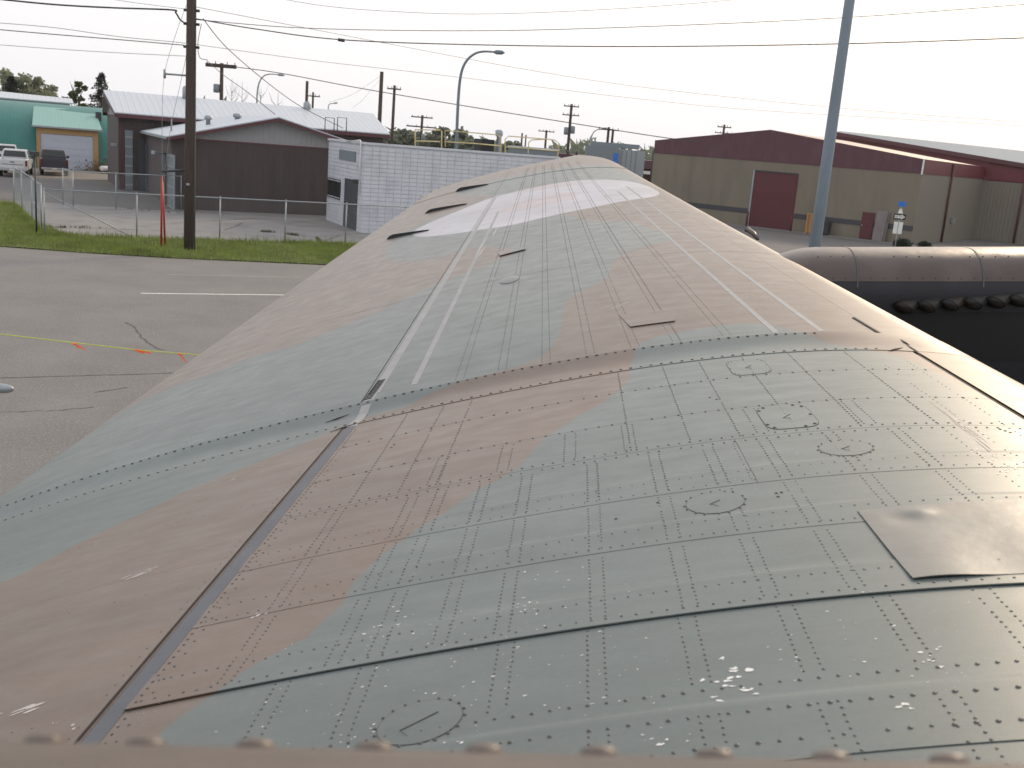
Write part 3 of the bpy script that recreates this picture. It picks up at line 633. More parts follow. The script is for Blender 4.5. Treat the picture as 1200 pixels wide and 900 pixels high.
# ---- engine nacelles
def nacelle(yc, x_start, ztop, x_end, rtop, x_ref=2.2):
    e = bpy.data.objects.new('engine_nacelle', None); COL.objects.link(e); e.parent = plane
    nst = 40; xs = np.linspace(x_start, x_end, nst); K = 33
    def prof(x):     # local top height, half width, belly depth
        f = (x - x_start) / .42; s = math.sin(min(f, 1) * math.pi / 2) if f > 0 else 0
        top = ztop + (x - x_ref) * .085 - .12 * (1 - s); wdt = .34 + .08 * s; return top, wdt
    def ring(x, a0, a1, n):
        top, wdt = prof(x); out = []
        for i in range(n):
            a = a0 + (a1 - a0) * i / (n - 1)
            dep = rtop if a < 90 or True else 0
            ca, sa = math.cos(math.radians(a)), math.sin(math.radians(a))
            if sa >= 0: z = top - .33 + .33 * sa ** .9 if sa > 0 else top - .33
            else: z = top - .33 + 1.0 * sa * .95
            out.append((x, yc - wdt * math.copysign(abs(ca) ** .8, ca), z + 5))
        return out
    def shell(name, a0, a1, n, m, xs=xs, grow=0):
        vs = []
        for x in xs: vs += ring(x, a0, a1, n)
        o = np_mesh(name, np.array(vs), grid_faces(len(xs), n), m, None, True); o.parent = e; return o
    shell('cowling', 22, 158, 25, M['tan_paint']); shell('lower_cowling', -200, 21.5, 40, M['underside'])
    for xx, ang0 in ((x_start + .62, 0), (x_start + 1.45, 0), (x_start + 2.2, 0)):   # raised joint bands
        vs = []
        for dx in (-.005, .005):
            for p in ring(xx + dx, 15, 165, 25): c = Vector((xx, yc, ztop + 5 - .4)); v_ = Vector(p); dd = (v_ - c); dd.x = 0; vs.append(v_ + dd.normalized() * .004)
        o = np_mesh('cowling_seam', np.array([tuple(v) for v in vs]), grid_faces(2, 25), M['rivet'], None, True); o.parent = e
    mb = MB()
    for xx in np.arange(x_start + .2, x_end, .085):
        for a_ in ((26, 60) if int(xx * 100) % 3 else (26,)):
            p_ = Vector(ring(xx, a_, a_ + .1, 2)[0]); mb.tube([p_ + Vector((0, .004, -.002)), p_ - Vector((0, .003, -.001))], [.006, .004], 6)
    o = mb.build('cowling_fastener', M['screw'], None); o.parent = e; o['kind'] = 'stuff'
    return e, prof
def wl_x(px, py, Y): return at(px, py, Y)
NC = 7.6
pt = at(1100, 290, NC); x_s = at(925, 297, NC).x - .22
e1, pf = nacelle(NC, x_s, pt.z - 5, 4.6, .4, pt.x)
# exhaust stubs on the near side
for k in range(6):
    p = at(1063 + 27 * k, 356 - 1.6 * k, NC - .47); p = p + Vector((0, .02, 0)); p2 = p + Vector((.085, .075, .025))
    vs = MB(); o_ = p - Vector((.030, .035, .030)); vs.tube([p2 + Vector((.02, .05, .01)), p2, (p + p2) / 2, o_], [.030, .032, .042, .060], 14, cap=False)
    vs.tube([o_, (p + p2) / 2, p2], [.055, .037, .02], 14, cap=True)
    vs.v = [tuple((Vector(q) - o_).dot(Vector((1, 0, 0))) * Vector((1.25, 0, 0)) + Vector((o_.x, q[1], o_.z + (q[2] - o_.z) * .72))) for q in vs.v]
    o = vs.build('exhaust_stub', M['stub'], None, True); o.parent = e1
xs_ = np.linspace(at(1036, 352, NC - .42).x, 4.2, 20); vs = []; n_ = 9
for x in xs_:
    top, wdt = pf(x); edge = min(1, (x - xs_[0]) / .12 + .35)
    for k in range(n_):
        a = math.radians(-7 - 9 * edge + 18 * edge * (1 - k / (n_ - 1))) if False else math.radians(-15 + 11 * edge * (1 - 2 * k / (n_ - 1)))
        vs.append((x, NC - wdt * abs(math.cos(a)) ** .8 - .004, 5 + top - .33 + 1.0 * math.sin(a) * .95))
o = np_mesh('recess_shade_panel', np.array(vs), grid_faces(len(xs_), n_), M['black'], None, True); o.parent = e1  # flat black panel; the recess's shade is put into its colour
e2, _ = nacelle(3.6, 2.12, -.86, 4.6, .4)
# small raised cap seen over the leading edge further out
p = at(880, 277, 9.0); mb = MB(); mb.tube([at(873, 271, 9.2), at(876, 268.5, 9.2), at(883, 274, 9.1), at(888, 280, 9.0)], [.012, .022, .022, .014], 8); mb.build('fuel_jettison_cap', M['tan_paint'], wing, True)

# ---- fuselage edge right below the eye
fus = bpy.data.objects.new('fuselage', None); COL.objects.link(fus); fus.parent = plane
R_, zc = .9, -1.064
FT = math.tan(math.radians(5.3))
def fus_pt(x, a, r=R_): return (x, r * math.sin(a), 5 + zc + r * math.cos(a) + x * FT)
xs = np.linspace(-6, 5, 60); aa = np.linspace(-math.pi, math.pi, 121)
tilt = 0.0
a_s, a_e = math.radians(20), math.radians(46)
vs = [fus_pt(x, a, R_) for x in xs for a in aa]; o = np_mesh('fuselage_skin', np.array(vs), grid_faces(60, 121), M['rim_paint'], None, True); o.parent = fus
mb = MB()
proto = None
import itertools
def fus_dir(px, py):
    d = ray(px, py); d = d / d[1]; # point where the sight line is nearest the hull
    a = math.radians(32.6); y = R_ * math.sin(a); return d[0] * y
mb = MB(); ring_n = 14; r_ = .0105; h_ = .0056
for j, (sc_, hh) in enumerate(((1, 0), (.93, .45), (.70, .8), (.35, .97))):
    for k in range(ring_n): mb.v.append((r_ * sc_ * math.cos(2 * math.pi * k / ring_n), r_ * sc_ * math.sin(2 * math.pi * k / ring_n), h_ * hh))
mb.v.append((0, 0, h_))
for j in range(3):
    for k in range(ring_n): mb.f.append((j * ring_n + k, j * ring_n + (k + 1) % ring_n, (j + 1) * ring_n + (k + 1) % ring_n, (j + 1) * ring_n + k))
for k in range(ring_n): mb.f.append((3 * ring_n + k, 3 * ring_n + (k + 1) % ring_n, 4 * ring_n))
bolt0 = mb.build('dome_bolt', M['rim_paint'], None, True)
first = True
for px in (-68, 63, 179, 305, 441, 569, 703, 838, 975, 1115, 1255):
    o = bolt0 if first else bolt0.copy()
    if not first: COL.objects.link(o)
    first = False
    a = math.radians(32.2 + (px - 600) * .0006); o.parent = fus; o.location = fus_pt(fus_dir(px, 876), a, R_ - .001); o.rotation_euler = (-a, -math.radians(5.3), 0)
# ================================================================== GROUND, ROAD, YARD
def P2(u, v): p = uv(u, v); return (p[0], p[1])
S_ = 1400
g = MB(); g.add([(-S_, -300, 0), (S_, -300, 0), (S_, 2600, 0), (-S_, 2600, 0)], [(0, 1, 2, 3)]); tag(g.build('ground', M['ground']), kind='structure')
def slab(name, quad, z, m): return poly_sheet(name, quad, z, m)
slab('street', [P2(-150, -60), P2(230, -60), P2(230, 36.0), P2(30, 36.0), P2(14, 37.8), P2(10.3, 38.5), P2(4.7, 39.4), P2(2, 40.2), P2(-1, 41.5), P2(-6, 44), P2(-14, 50), P2(-20, 60), P2(-60, 60), P2(-150, 60)], .004, M['asphalt'])
slab('side_road', [P2(-150, 57), P2(-16, 57), P2(-9, 61), P2(-3.2, 64), P2(-1.5, 72), P2(4, 84), P2(4, 96.5), P2(-150, 96.5)], .008, M['old_asphalt'])
slab('yard', [P2(.3, 44.5), P2(27, 44.5), P2(27, 75), P2(-1.2, 75), P2(-.5, 58), P2(.2, 50)], .012, M['concrete'])
slab('yard_driveway', [P2(-1.2, 62.5), P2(6.5, 60.0), P2(7.3, 61.2), P2(7.3, 75), P2(4, 84), P2(-3, 84)], .016, M['old_asphalt'])  # asphalt drive; shade beside the workshop is also put into its dark tone
slab('gravel_lot', [P2(-8, 84), P2(24, 84), P2(24, 97.3), P2(-8, 97.3)], .020, M['gravel'])
slab('cross_street', [(4, 42), (24, 24), (170, 24), (170, 130), (60, 130), (-2, 112), (-2, 64)], .008, M['old_asphalt'])
# grass verge (a low bank with blades on it)
verge = [(-30, 60), (-14.5, 50.2), (-6.2, 44.2), (-1, 41.7), (2, 40.4), (4.7, 39.6), (10.3, 38.7), (14, 38.0), (30, 36.2), (60, 36)]
back = [(-28, 64), (-12, 60.5), (-4, 59.5), (-.55, 58), (.15, 50), (.6, 44.75), (10, 44.75), (14, 44.75), (30, 44.75), (60, 44.75)]
nn = 60; vs = []
def ip(tab, f):
    k = min(int(f * (len(tab) - 1)), len(tab) - 2); t = f * (len(tab) - 1) - k; return (tab[k][0] * (1 - t) + tab[k + 1][0] * t, tab[k][1] * (1 - t) + tab[k + 1][1] * t)
for i in range(nn):
    a, b = ip(verge, i / (nn - 1)), ip(back, i / (nn - 1))
    for j in range(7):
        t = j / 6; p = uv(a[0] + (b[0] - a[0]) * t, a[1] + (b[1] - a[1]) * t, .022 + .10 * math.sin(min(1, t * 4) * math.pi / 2) + random.uniform(0, .02)); vs.append(tuple(p))
tag(np_mesh('grass_verge', np.array(vs), grid_faces(nn, 7), M['soil'], None, True), kind='structure')
nb = 130000; f = rng.uniform(0, .85, nb); t = rng.uniform(0.0, 1.04, nb) ; pa = np.array([ip(verge, q) for q in f]); pb = np.array([ip(back, q) for q in f])
c = pa + (pb - pa) * t[:, None] + rng.normal(0, .05, (nb, 2)); X = c[:, :1] * U + c[:, 1:] * V; z0 = .03 + .10 * np.sin(np.clip(t * 4, 0, 1) * np.pi / 2)
hgt = rng.uniform(.04, .13, nb) * (1 + 1.3 * (rng.random(nb) < .06)) * np.where(t > .93, 1.7, 1); a = rng.uniform(0, 6.28, nb); wd = .014
vs = np.stack([np.column_stack([X[:, 0] - np.cos(a) * wd, X[:, 1] - np.sin(a) * wd, z0 - .02]), np.column_stack([X[:, 0] + np.cos(a) * wd, X[:, 1] + np.sin(a) * wd, z0 - .02]),
               np.column_stack([X[:, 0] + rng.normal(0, .03, nb), X[:, 1] + rng.normal(0, .03, nb), z0 + hgt])], 1)
tag(np_mesh('grass', vs.reshape(-1, 3), np.arange(nb * 3).reshape(-1, 3), M['blade']), 'short green grass on the verge between street and chain link fence', 'grass', kind='stuff')
# painted lines, joints, cracks
def ribbon(name, pts, wd, z, m, jitter=0, kind='structure'):
    pts = [Vector((p[0], p[1], z)) for p in pts]; vs = []
    for i, p in enumerate(pts):
        t = (pts[min(i + 1, len(pts) - 1)] - pts[max(i - 1, 0)]).normalized(); n = Vector((-t.y, t.x, 0)); w_ = wd * (1 + random.uniform(-jitter, jitter)) / 2
        vs += [tuple(p - n * w_), tuple(p + n * w_)]
    fs = [(2 * i, 2 * i + 2, 2 * i + 3, 2 * i + 1) for i in range(len(pts) - 1)]
    return tag(MB().add(vs, fs).build(name, m), kind=kind)
def gl(px): return [ground(*p) for p in px]
def wander(a, b, n, amp): 
    a, b = np.array(a), np.array(b); out = []; o_ = 0
    for i in range(n + 1):
        o_ = o_ * .7 + random.gauss(0, amp); d = (b - a) / np.linalg.norm(b - a); out.append(tuple(a + (b - a) * i / n + np.array([-d[1], d[0]]) * o_))
    return out
a, b = gl([(165, 344), (335, 346)]); d = (np.array(b) - a) / np.linalg.norm(np.array(b) - a)
ribbon('lane_line', [tuple(a), tuple(np.array(a) + d * 9)], .13, .0085, M['road_paint'])
ribbon('lane_line', [tuple(np.array(a) - d * 16), tuple(np.array(a) - d * 24)], .13, .0085, M['road_paint'])
ribbon('lane_line', [tuple(np.array(a) + d * 21), tuple(np.array(a) + d * 30)], .13, .0085, M['road_paint'])
ribbon('lane_line', gl([(196, 322), (352, 325.5)]), .12, .0085, M['worn_paint'])
A_ = gl([(-60, 446), (0, 443.3), (100, 440.5), (200, 437.5), (330, 433)])
ribbon('pavement_joint', sum([wander(A_[i], A_[i + 1], 14, .008) for i in range(4)], []), .035, .009, M['crack'], .5)
for px, wd in (([(148, 378), (160, 388), (168, 397), (180, 406), (192, 411)], .035), ([(110, 460), (150, 455)], .03), ([(-5, 484), (60, 481), (110, 478)], .018)):
    q = gl(px); ribbon('pavement_crack', sum([wander(q[i], q[i + 1], 8, .02) for i in range(len(q) - 1)], []), wd, .009, M['crack'], .7)
for px in ([(48, 267), (120, 268), (190, 271)], [(262, 270), (276, 266), (285, 261)], [(305, 272), (322, 273)], [(336, 275), (350, 277), (372, 279)], [(374, 284), (400, 276), (425, 274)], [(60, 245), (150, 246), (230, 252)], [(200, 262), (300, 256), (372, 262)]):
    q = gl(px); o = ribbon('yard_crack', sum([wander(q[i], q[i + 1], 8, .03) for i in range(len(q) - 1)], []), .06, .020, M['crack'], .8)
# small weeds along the yard cracks and the fence foot
wv, wf = [], []
for _ in range(900):
    if random.random() < .85: p = np.array(uv(random.uniform(.4, 14), 44.85 + random.gauss(0, .12)))
    else:
        e = random.choice([((305, 272), (322, 273)), ((336, 275), (350, 277)), ((374, 284), (372, 279)), ((48, 267), (120, 268)), ((150, 246), (230, 252))]); f_ = random.random()
        g_ = ground(e[0][0] + (e[1][0] - e[0][0]) * f_, e[0][1] + (e[1][1] - e[0][1]) * f_); p = np.array([g_[0] + random.gauss(0, .05), g_[1] + random.gauss(0, .05), 0])
    p[2] = .03
    for _k in range(6):
        a = random.uniform(0, 6.28); h_ = random.uniform(.03, .14); c = len(wv); dx, dy = math.cos(a) * .02, math.sin(a) * .02
        wv += [(p[0] - dx, p[1] - dy, p[2]), (p[0] + dx, p[1] + dy, p[2]), (p[0] + random.gauss(0, .06), p[1] + random.gauss(0, .06), p[2] + h_)]; wf.append((c, c + 1, c + 2))
M['weed'] = leaf('dry_weed', (.10, .085, .045)); tag(MB().add(wv, wf).build('weeds', M['weed']), 'dry reddish weeds at the fence foot and in the yard cracks', 'weeds', kind='stuff')

# ================================================================== FENCES
def fence(pts, label, hgt=1.85, posts=None, brace=None, wire=True):
    t = thing('chain_link_fence', label, 'fence', pts[0])
    P3 = [Vector(p) for p in pts]
    for p in (posts or P3): 
        p = Vector(p); MB().tube([p, p + Vector((0, 0, hgt + .04))], .032, 8).build('post', M['galv'], t, True)
        MB().tube([p + Vector((0, 0, hgt + .03)), p + Vector((0, 0, hgt + .08))], [.036, .012], 8).build('post_cap', M['galv'], t, True)
    for a, b in zip(P3[:-1], P3[1:]):
        MB().tube([a + Vector((0, 0, hgt)), b + Vector((0, 0, hgt))], .024, 8).build('top_rail', M['galv'], t, True)
        if wire:
            L_ = (b - a).length; d = (b - a) / L_; s = .11; vs, fs = [], []; n = int(L_ / s); r = .0022; nrm = Vector((-d.y, d.x, 0)) * r
            def rod(p, q):
                c = len(vs); w_ = Vector((0, 0, r)); vs.extend([tuple(p + nrm), tuple(p - nrm * .5 + w_), tuple(p - nrm * .5 - w_), tuple(q + nrm), tuple(q - nrm * .5 + w_), tuple(q - nrm * .5 - w_)])
                fs.extend([(c, c + 1, c + 4, c + 3), (c + 1, c + 2, c + 5, c + 4), (c + 2, c, c + 3, c + 5)])
            k = int(hgt / s)
            for i in range(-k, n + 1):
                for sg in (1, -1):
                    x0, x1 = i * s, (i + k) * s; z0_, z1_ = (.03, hgt) if sg > 0 else (hgt, .03)
                    c0, c1 = max(x0, 0), min(x1, L_)
                    if c1 <= c0: continue
                    za = z0_ + (z1_ - z0_) * (c0 - x0) / (x1 - x0); zb = z0_ + (z1_ - z0_) * (c1 - x0) / (x1 - x0)
                    rod(a + d * c0 + Vector((0, 0, za)), a + d * c1 + Vector((0, 0, zb)))
            o = MB().add(vs, fs).build('wire_mesh', M['galv'], t); o['kind'] = 'stuff'
    if brace:
        a, b = Vector(brace[0]), Vector(brace[1]); MB().tube([a, b], .022, 8).build('brace', M['galv'], t, True)
    return t
def GP(px, py, z=.02): g_ = ground(px, py); return Vector((g_[0], g_[1], z))
c0 = GP(52.5, 279); fr = [c0] + [uv(u, 44.87, .02) for u in (4.05, 7.32, 10.05, 12.7, 15.4, 18.2, 21)]
fence([fr[0], fr[-1]], 'long front run of chain link fence between the grass verge and concrete yard', 1.87, fr, (c0 + Vector((0, 0, 1.75)), uv(4.0, 44.87, .1)))
lf = [GP(38, 262), GP(26, 250), GP(17, 243)]
fence([GP(49, 276), lf[0], lf[1], lf[2]], 'receding left side run of chain link fence with dense rail pieces', 1.95)
MB().tube([lf[0] + Vector((0, 0, .95)), GP(49, 276) + Vector((0, 0, .95))], .02, 6).build('middle_rail', M['galv'], bpy.data.objects['chain_link_fence.001'], True)
fence([GP(74, 240), GP(86, 243.5), GP(136, 245), GP(212, 247)], 'low far run of chain link fence in front of the brown metal building', 1.85)
p = GP(43, 277.5); t = thing('security_camera_post', 'thin dark post with a small box on top at the fence corner', 'post', p)
MB().tube([p, p + Vector((0, 0, 3.15))], .035, 8).build('post', M['dark_steel'], t, True); MB().box(p + Vector((0, 0, 3.2)), (.16, .05, 0), (-.03, .1, 0), (0, 0, .07)).build('box_head', M['dark_steel'], t)
# red guy guards
p = GP(190, 293, .0); t = thing('guy_wire_guard', 'bright red plastic guy wire guards standing in the grass left of the wooden pole', 'guy guard', p)
for a, b, top in ((ground(189, 293), 0, 2.85), (ground(193.5, 291.5), 1, 2.6)):
    q = Vector((a[0], a[1], .05)); MB().tube([q, at(189.5 if not b else 190.5, 206 if not b else 213, q.y)], [.045, .035], 8).build('guard', M['red'], t, True)

# ================================================================== BUILDINGS
def quad(a, b, z0, z1, t=.2):      # wall from a to b (xy), thickness towards the left of a->b
    a, b = Vector((a[0], a[1], 0)), Vector((b[0], b[1], 0)); d = (b - a).normalized(); n = Vector((-d.y, d.x, 0)) * t
    return MB().hexa([a + Vector((0, 0, z0)), b + Vector((0, 0, z0)), b + n + Vector((0, 0, z0)), a + n + Vector((0, 0, z0))], [a + Vector((0, 0, z1)), b + Vector((0, 0, z1)), b + n + Vector((0, 0, z1)), a + n + Vector((0, 0, z1))])
def prism(pts_a, pts_b):           # two matching polygons joined
    k = len(pts_a); return MB().add(list(pts_a) + list(pts_b), [tuple(range(k)), tuple(range(2 * k - 1, k - 1, -1))] + [(i, k + i, k + (i + 1) % k, (i + 1) % k) for i in range(k)])
def slabq(q, th): q = [Vector(p) for p in q]; return prism(q, [p - Vector((0, 0, th)) for p in q])
# ---- low brown gabled building in the yard
FV = 61.3; uL, uR = 7.35, 19.2; uP = u_on(327, 137, FV - .6)[0]; zP = u_on(327, 137, FV - .6)[1]; zE = 3.95; uE = u_on(195, 160, FV - .6)[0]; uE2 = 2 * uP - uE
b1 = thing('brown_workshop', 'low brown gabled workshop with pale blue metal roof behind the wooden pole', 'building', uv(uL, FV))
w_ = MB(); w_.ubox(uL, uR, FV, FV + .2, 0, 3.86); w_.build('front_wall', M['brown_wall'], b1)
w_ = MB(); w_.ubox(uL, uL + .2, FV + .205, 74.9, 0, 3.86); w_.ubox(uR - .2, uR, FV + .205, 74.9, 0, 3.86); w_.build('side_wall', M['brown_side'], b1)
zg = lambda u: zE + (zP - zE) * (1 - abs(u - uP) / (uP - uE)) - .10
pts = [uv(uL, FV + .02, 3.90), uv(uR, FV + .02, 3.90), uv(uR, FV + .02, zg(uR)), uv(uP, FV + .02, zg(uP)), uv(uL, FV + .02, zg(uL))]
prism(pts, [p + Vector((*(V * .15), 0)) for p in pts]).build('gable', M['grey_gable'], b1)
MB().ubox(uL - .02, uR + .02, FV - .03, FV + .0, 3.82, 3.92).build('trim', M['maroon_trim'], b1)
for ua, ub in ((uE, uP), (uE2, uP)):
    q = [uv(ua, FV - .6, zE), uv(ub, FV - .6, zP), uv(ub, 74.9, zP), uv(ua, 74.9, zE)]
    slabq(q, .06).build('roof', M['roof_blue2'], b1)
    a, b = Vector(q[0]), Vector(q[1]); dn = Vector((0, 0, .17)); ff = Vector((*(V * -.03), 0))
    prism([a - Vector((0, 0, .065)), b - Vector((0, 0, .065)), b - dn - Vector((0, 0, .065)), a - dn - Vector((0, 0, .065))], [p + ff for p in (a - Vector((0, 0, .065)), b - Vector((0, 0, .065)), b - dn - Vector((0, 0, .065)), a - dn - Vector((0, 0, .065)))]).build('fascia', M['maroon_trim'], b1)
MB().ubox(uE - .05, uE + .02, FV - .58, 74.8, zE - .16, zE - .03).build('gutter', M['galv'], b1)
def on_side(px, z=None): # v on the wall plane u=uL hit by a pixel column
    d = ray(px, 200); du = d[0] * U[0] + d[1] * U[1]; s = uL / du; return (d[0] * V[0] + d[1] * V[1]) * s
for px0, px1, z1, nm, m in ((190, 194.5, 2.9, 'door', 'dark_door'), (198, 205.5, 3.0, 'glazed_door', 'grey_panel'), (163, 167, 3.1, 'door', 'dark_door'), (168, 173.5, 3.1, 'door', 'dark_door')):
    va, vb = sorted((on_side(px0), on_side(px1)))
    if vb > 74.8: vb = 74.8
    if va > 74: continue
    o = MB().ubox(uL - .05, uL - .01, va, vb, .05, z1).build(nm, M[m], b1)
    if nm == 'glazed_door':
        for k in range(6): MB().ubox(uL - .09, uL - .055, va, vb, .1 + k * .55, .18 + k * .55).build('door_rail', M['galv'], o)
        for q_ in (va, vb - .08): MB().ubox(uL - .085, uL - .0555, q_, q_ + .08, .05, z1).build('door_frame', M['galv'], o)
def arm_light(p, p2, lab):
    t = thing('wall_light', lab, 'lamp', p); MB().tube([p, p2], [.06, .04], 8).build('arm', M['galv'], t, True)
    d = (p2 - p).normalized(); MB().box(p2 + d * .15 - Vector((0, 0, .03)), d * .22, Vector((-d.y, d.x, 0)) * .12, (0, 0, .10)).build('lamp_head', M['galv'], t, bevel=.03)
pA = uv(uL, on_side(201), u_on(206, 180, FV)[1]); arm_light(Vector((*uv(uL - .0, 63.0)[:2], at(207, 181, uv(uL, 63).y).z)), at(184, 178.7, uv(uL, 63).y - .9), 'wall light on a long arm above the glazed door of the workshop')
for u_, v_, h_, r_, lab in ((uP - 3.6, 66, .9, .16, 'short'), (uP - .3, 68.5, .75, .22, 'round')):
    pass
for px, py, v_, hh, r in ((244, 138, 66.5, .85, .13), (278, 135.5, 67.5, .55, .15)):
    d_u, z_ = u_on(px, py, v_); zr = zE + (zP - zE) * (1 - abs(d_u - uP) / (uP - uE)); q = uv(d_u, v_, zr - .05)
    MB().tube([q, Vector((q.x, q.y, z_ - .12)), Vector((q.x, q.y, z_ - .10)), Vector((q.x, q.y, z_ + .10)), Vector((q.x, q.y, z_ + .14))], [r, r, r * 1.7, r * 1.7, r * .6], 12).build('roof_vent', M['galv'], b1, True)
q = uv(uE + .9, 66, zE + .1); MB().tube([q, q + Vector((0, 0, .8))], .04, 6).build('vent_pipe', M['galv'], b1, True)
# ---- big brown building behind it
BV = 75.0; b2u0 = u_on(139, 200, BV)[0]; b2u1 = u_on(449, 160, BV)[0]; eL = u_on(146, 132, BV - .8)[0]; eR, ze = u_on(457, 157, BV - .8)
zr = 6.75; rv = BV + 5.2; rL = u_on(136, 106, rv)[0]; rR = u_on(434, 133, rv)[0]; zr = (u_on(136, 106, rv)[1] + u_on(434, 133, rv)[1]) / 2

ze = (ze + u_on(147, 132, BV - .8)[1]) / 2
b2 = thing('brown_warehouse', 'long brown warehouse with pale ribbed metal roof behind the smaller workshop', 'building', uv(b2u0, BV))
MB().ubox(b2u0, b2u1, BV, BV + .2, 0, ze - .2).build('front_wall', M['brown_wall'], b2)
w_ = MB(); w_.ubox(b2u0, b2u0 + .2, BV + .203, BV + 10.2, 0, ze - .2); w_.ubox(b2u1 - .2, b2u1, BV + .203, BV + 10.2, 0, ze - .2); w_.build('end_wall', M['brown_side'], b2)
for uu in (b2u0, b2u1 - .15):
    pts = [uv(uu, BV, ze - .19), uv(uu, BV + 10.4, ze - .19), uv(uu, rv, zr - .15)]
    prism(pts, [p + Vector((*(U * .15), 0)) for p in pts]).build('gable', M['grey_gable'], b2)
rL = eL - .9
for va in (BV - .8, BV + 11.2):
    q = [uv(eL - .6, va, ze), uv(eR, va, ze), uv(rR + .2, rv, zr), uv(rL, rv, zr)]
    if va > rv: q[0], q[1] = uv(eL - .6, va, ze), uv(eR, va, ze)
    slabq(q, .07).build('roof', M['roof_blue'], b2)
    a, b = Vector(q[0]), Vector(q[1]); ff = Vector((*(V * .04), 0)); k1, k2 = Vector((0, 0, .075)), Vector((0, 0, .32))
    prism([a - k1, b - k1, b - k2, a - k2], [p + ff for p in (a - k1, b - k1, b - k2, a - k2)]).build('fascia', M['maroon_trim'], b2)
    a, b = Vector(q[0]), Vector(q[3]); ff = Vector((*(U * .05), 0)); prism([a - k1, b - k1, b - k2, a - k2], [p + ff for p in (a - k1, b - k1, b - k2, a - k2)]).build('rake_board', M['maroon_trim'], b2)
ud0, ud1 = u_on(146.5, 190, BV)[0], u_on(155.5, 190, BV)[0]
o = MB().ubox(ud0, ud1, BV - .05, BV - .01, .05, 3.9).build('glazed_door', M['grey_panel'], b2)
for k in range(6): MB().ubox(ud0, ud1, BV - .09, BV - .055, .3 + k * .62, .42 + k * .62).build('door_rail', M['galv'], o)
ud0, ud1 = u_on(163, 190, BV)[0], u_on(173, 190, BV)[0]; MB().ubox(ud0, ud1, BV - .05, BV - .01, .05, 3.4).build('door', M['dark_door'], b2)
ud0 = u_on(141, 190, BV)[0]; MB().ubox(ud0, ud0 + .25, BV - .06, BV - .01, 0, 4.3).build('downpipe', M['maroon_trim'], b2)
arm_light(at(157, 171, 70.5), at(137, 169.5, 70.0), 'grey wall light on a long arm at the left end of the warehouse')
for px, py, r in ((218, 105, .25), (360, 123, .28)):
    du, z_ = u_on(px, py, rv - .4); q = uv(du, rv - .4, zr - .3); MB().tube([q, uv(du, rv - .4, z_ + .1), uv(du, rv - .4, z_ + .25)], [r, r, r * .6], 12).build('roof_vent', M['galv'], b2, True)
for px in (380.5, 395):
    v_ = BV - 1.0; ua, za = u_on(px, 158, v_); ub, zb = u_on(px + 6, 138, v_)
    mb = MB(); mb.tube([uv(ua, v_, 4.9), uv(ua, v_, zb), uv(ua + .65, v_, zb), uv(ua + .65, v_, 4.9)], .035, 6); mb.build('roof_hoop', M['dark_steel'], b2, True)
# ---- white block building
WV, WU = 51.75, 15.45; wu1 = u_on(655, 186, WV)[0]; WH = 4.46
wb = thing('white_block_building', 'white painted concrete block building with flat roof right of the brown workshop', 'building', uv(WU, WV))
core = MB(); core.ubox(WU + .02, wu1 - .02, WV + .02, WV + 6.9, 0, WH - .05); core.build('block_joint', M['mortar'], wb)
bw, bh, gp = .405, .205, .012; bl = None; cnt = 0
def block(mesh_cache={}, **k): pass
def block_mesh(w2, along):
    mb = MB(); d = (U if along == 'u' else V); n = (V if along == 'u' else U)
    a = Vector((*(d * w2 / 2), 0)); b = Vector((*(n * .02), 0)); mb.box((0, 0, 0), a, b, (0, 0, bh / 2 - gp)); me = bpy.data.meshes.new('block'); me.from_pydata(mb.v, [], mb.f); me.materials.append(M['white_block']); return me
base = uv(WU, WV)
# nearest 300 blocks as parts, the others joined
cells = []
rowsn = int(WH / bh)
for r in range(rowsn):
    z = r * bh + bh / 2
    for along, L_ in (('v', 6.9), ('u', wu1 - WU)):
        s = 0
        while s < L_ - .02:
            a, b = max(s, 0), min(s + bw, L_); s += bw
            if b - a < .06: continue
            cells.append((along, r, a + gp / 2, b - gp / 2, z))
door = (u_on, 0)
def v_at(px):
    d = ray(px, 220); du = d[0] * U[0] + d[1] * U[1]; s = WU / du; return (d[0] * V[0] + d[1] * V[1]) * s - WV
dv0, dv1 = sorted((v_at(404), v_at(419.5))); wv0, wv1 = sorted((v_at(384.5), v_at(399))); 
def z_at(px, py, v_): p = uv(WU, WV + v_); d = ray(px, py); return 5 + d[2] * math.hypot(p.x, p.y) / math.hypot(d[0], d[1])
dz1 = z_at(412, 210, (dv0 + dv1) / 2); wz0, wz1 = z_at(392, 231, (wv0 + wv1) / 2), z_at(392, 210.5, (wv0 + wv1) / 2)

mc = {}; rest = MB(); parts = 0
for along, r, a, b, z in sorted(cells, key=lambda c: (0 if c[0] == 'v' else 1, c[2])):
    if along == 'v':
        if b > dv0 and a < dv1 and z < dz1: continue
        if b > wv0 and a < wv1 and wz0 < z < wz1: continue
    jut = random.uniform(-.003, .003); m_ = (a + b) / 2
    if along == 'v': c = Vector((*(U * (WU + .003 + jut) + V * (WV + m_)), z))
    else: c = Vector((*(U * (WU + m_) + V * (WV + .003 + jut)), z))
    if parts < 300 and z > .1:
        key = (along, round(b - a, 2)); mc.setdefault(key, block_mesh(b - a, along)); o = bpy.data.objects.new('block', mc[key]); COL.objects.link(o); o.parent = wb; o.location = c - base; parts += 1
    else:
        d = U if along == 'u' else V; n = V if along == 'u' else U
        rest.box(c, (*(d * (b - a) / 2), 0), (*(n * .02), 0), (0, 0, bh / 2 - gp))
o = rest.build('block_course', M['white_block'], wb); o['kind'] = 'stuff'
MB().ubox(WU - .06, wu1 + .05, WV - .06, WV + .12, WH - .06, WH + .05).build('parapet_cap', M['white_block'], wb)
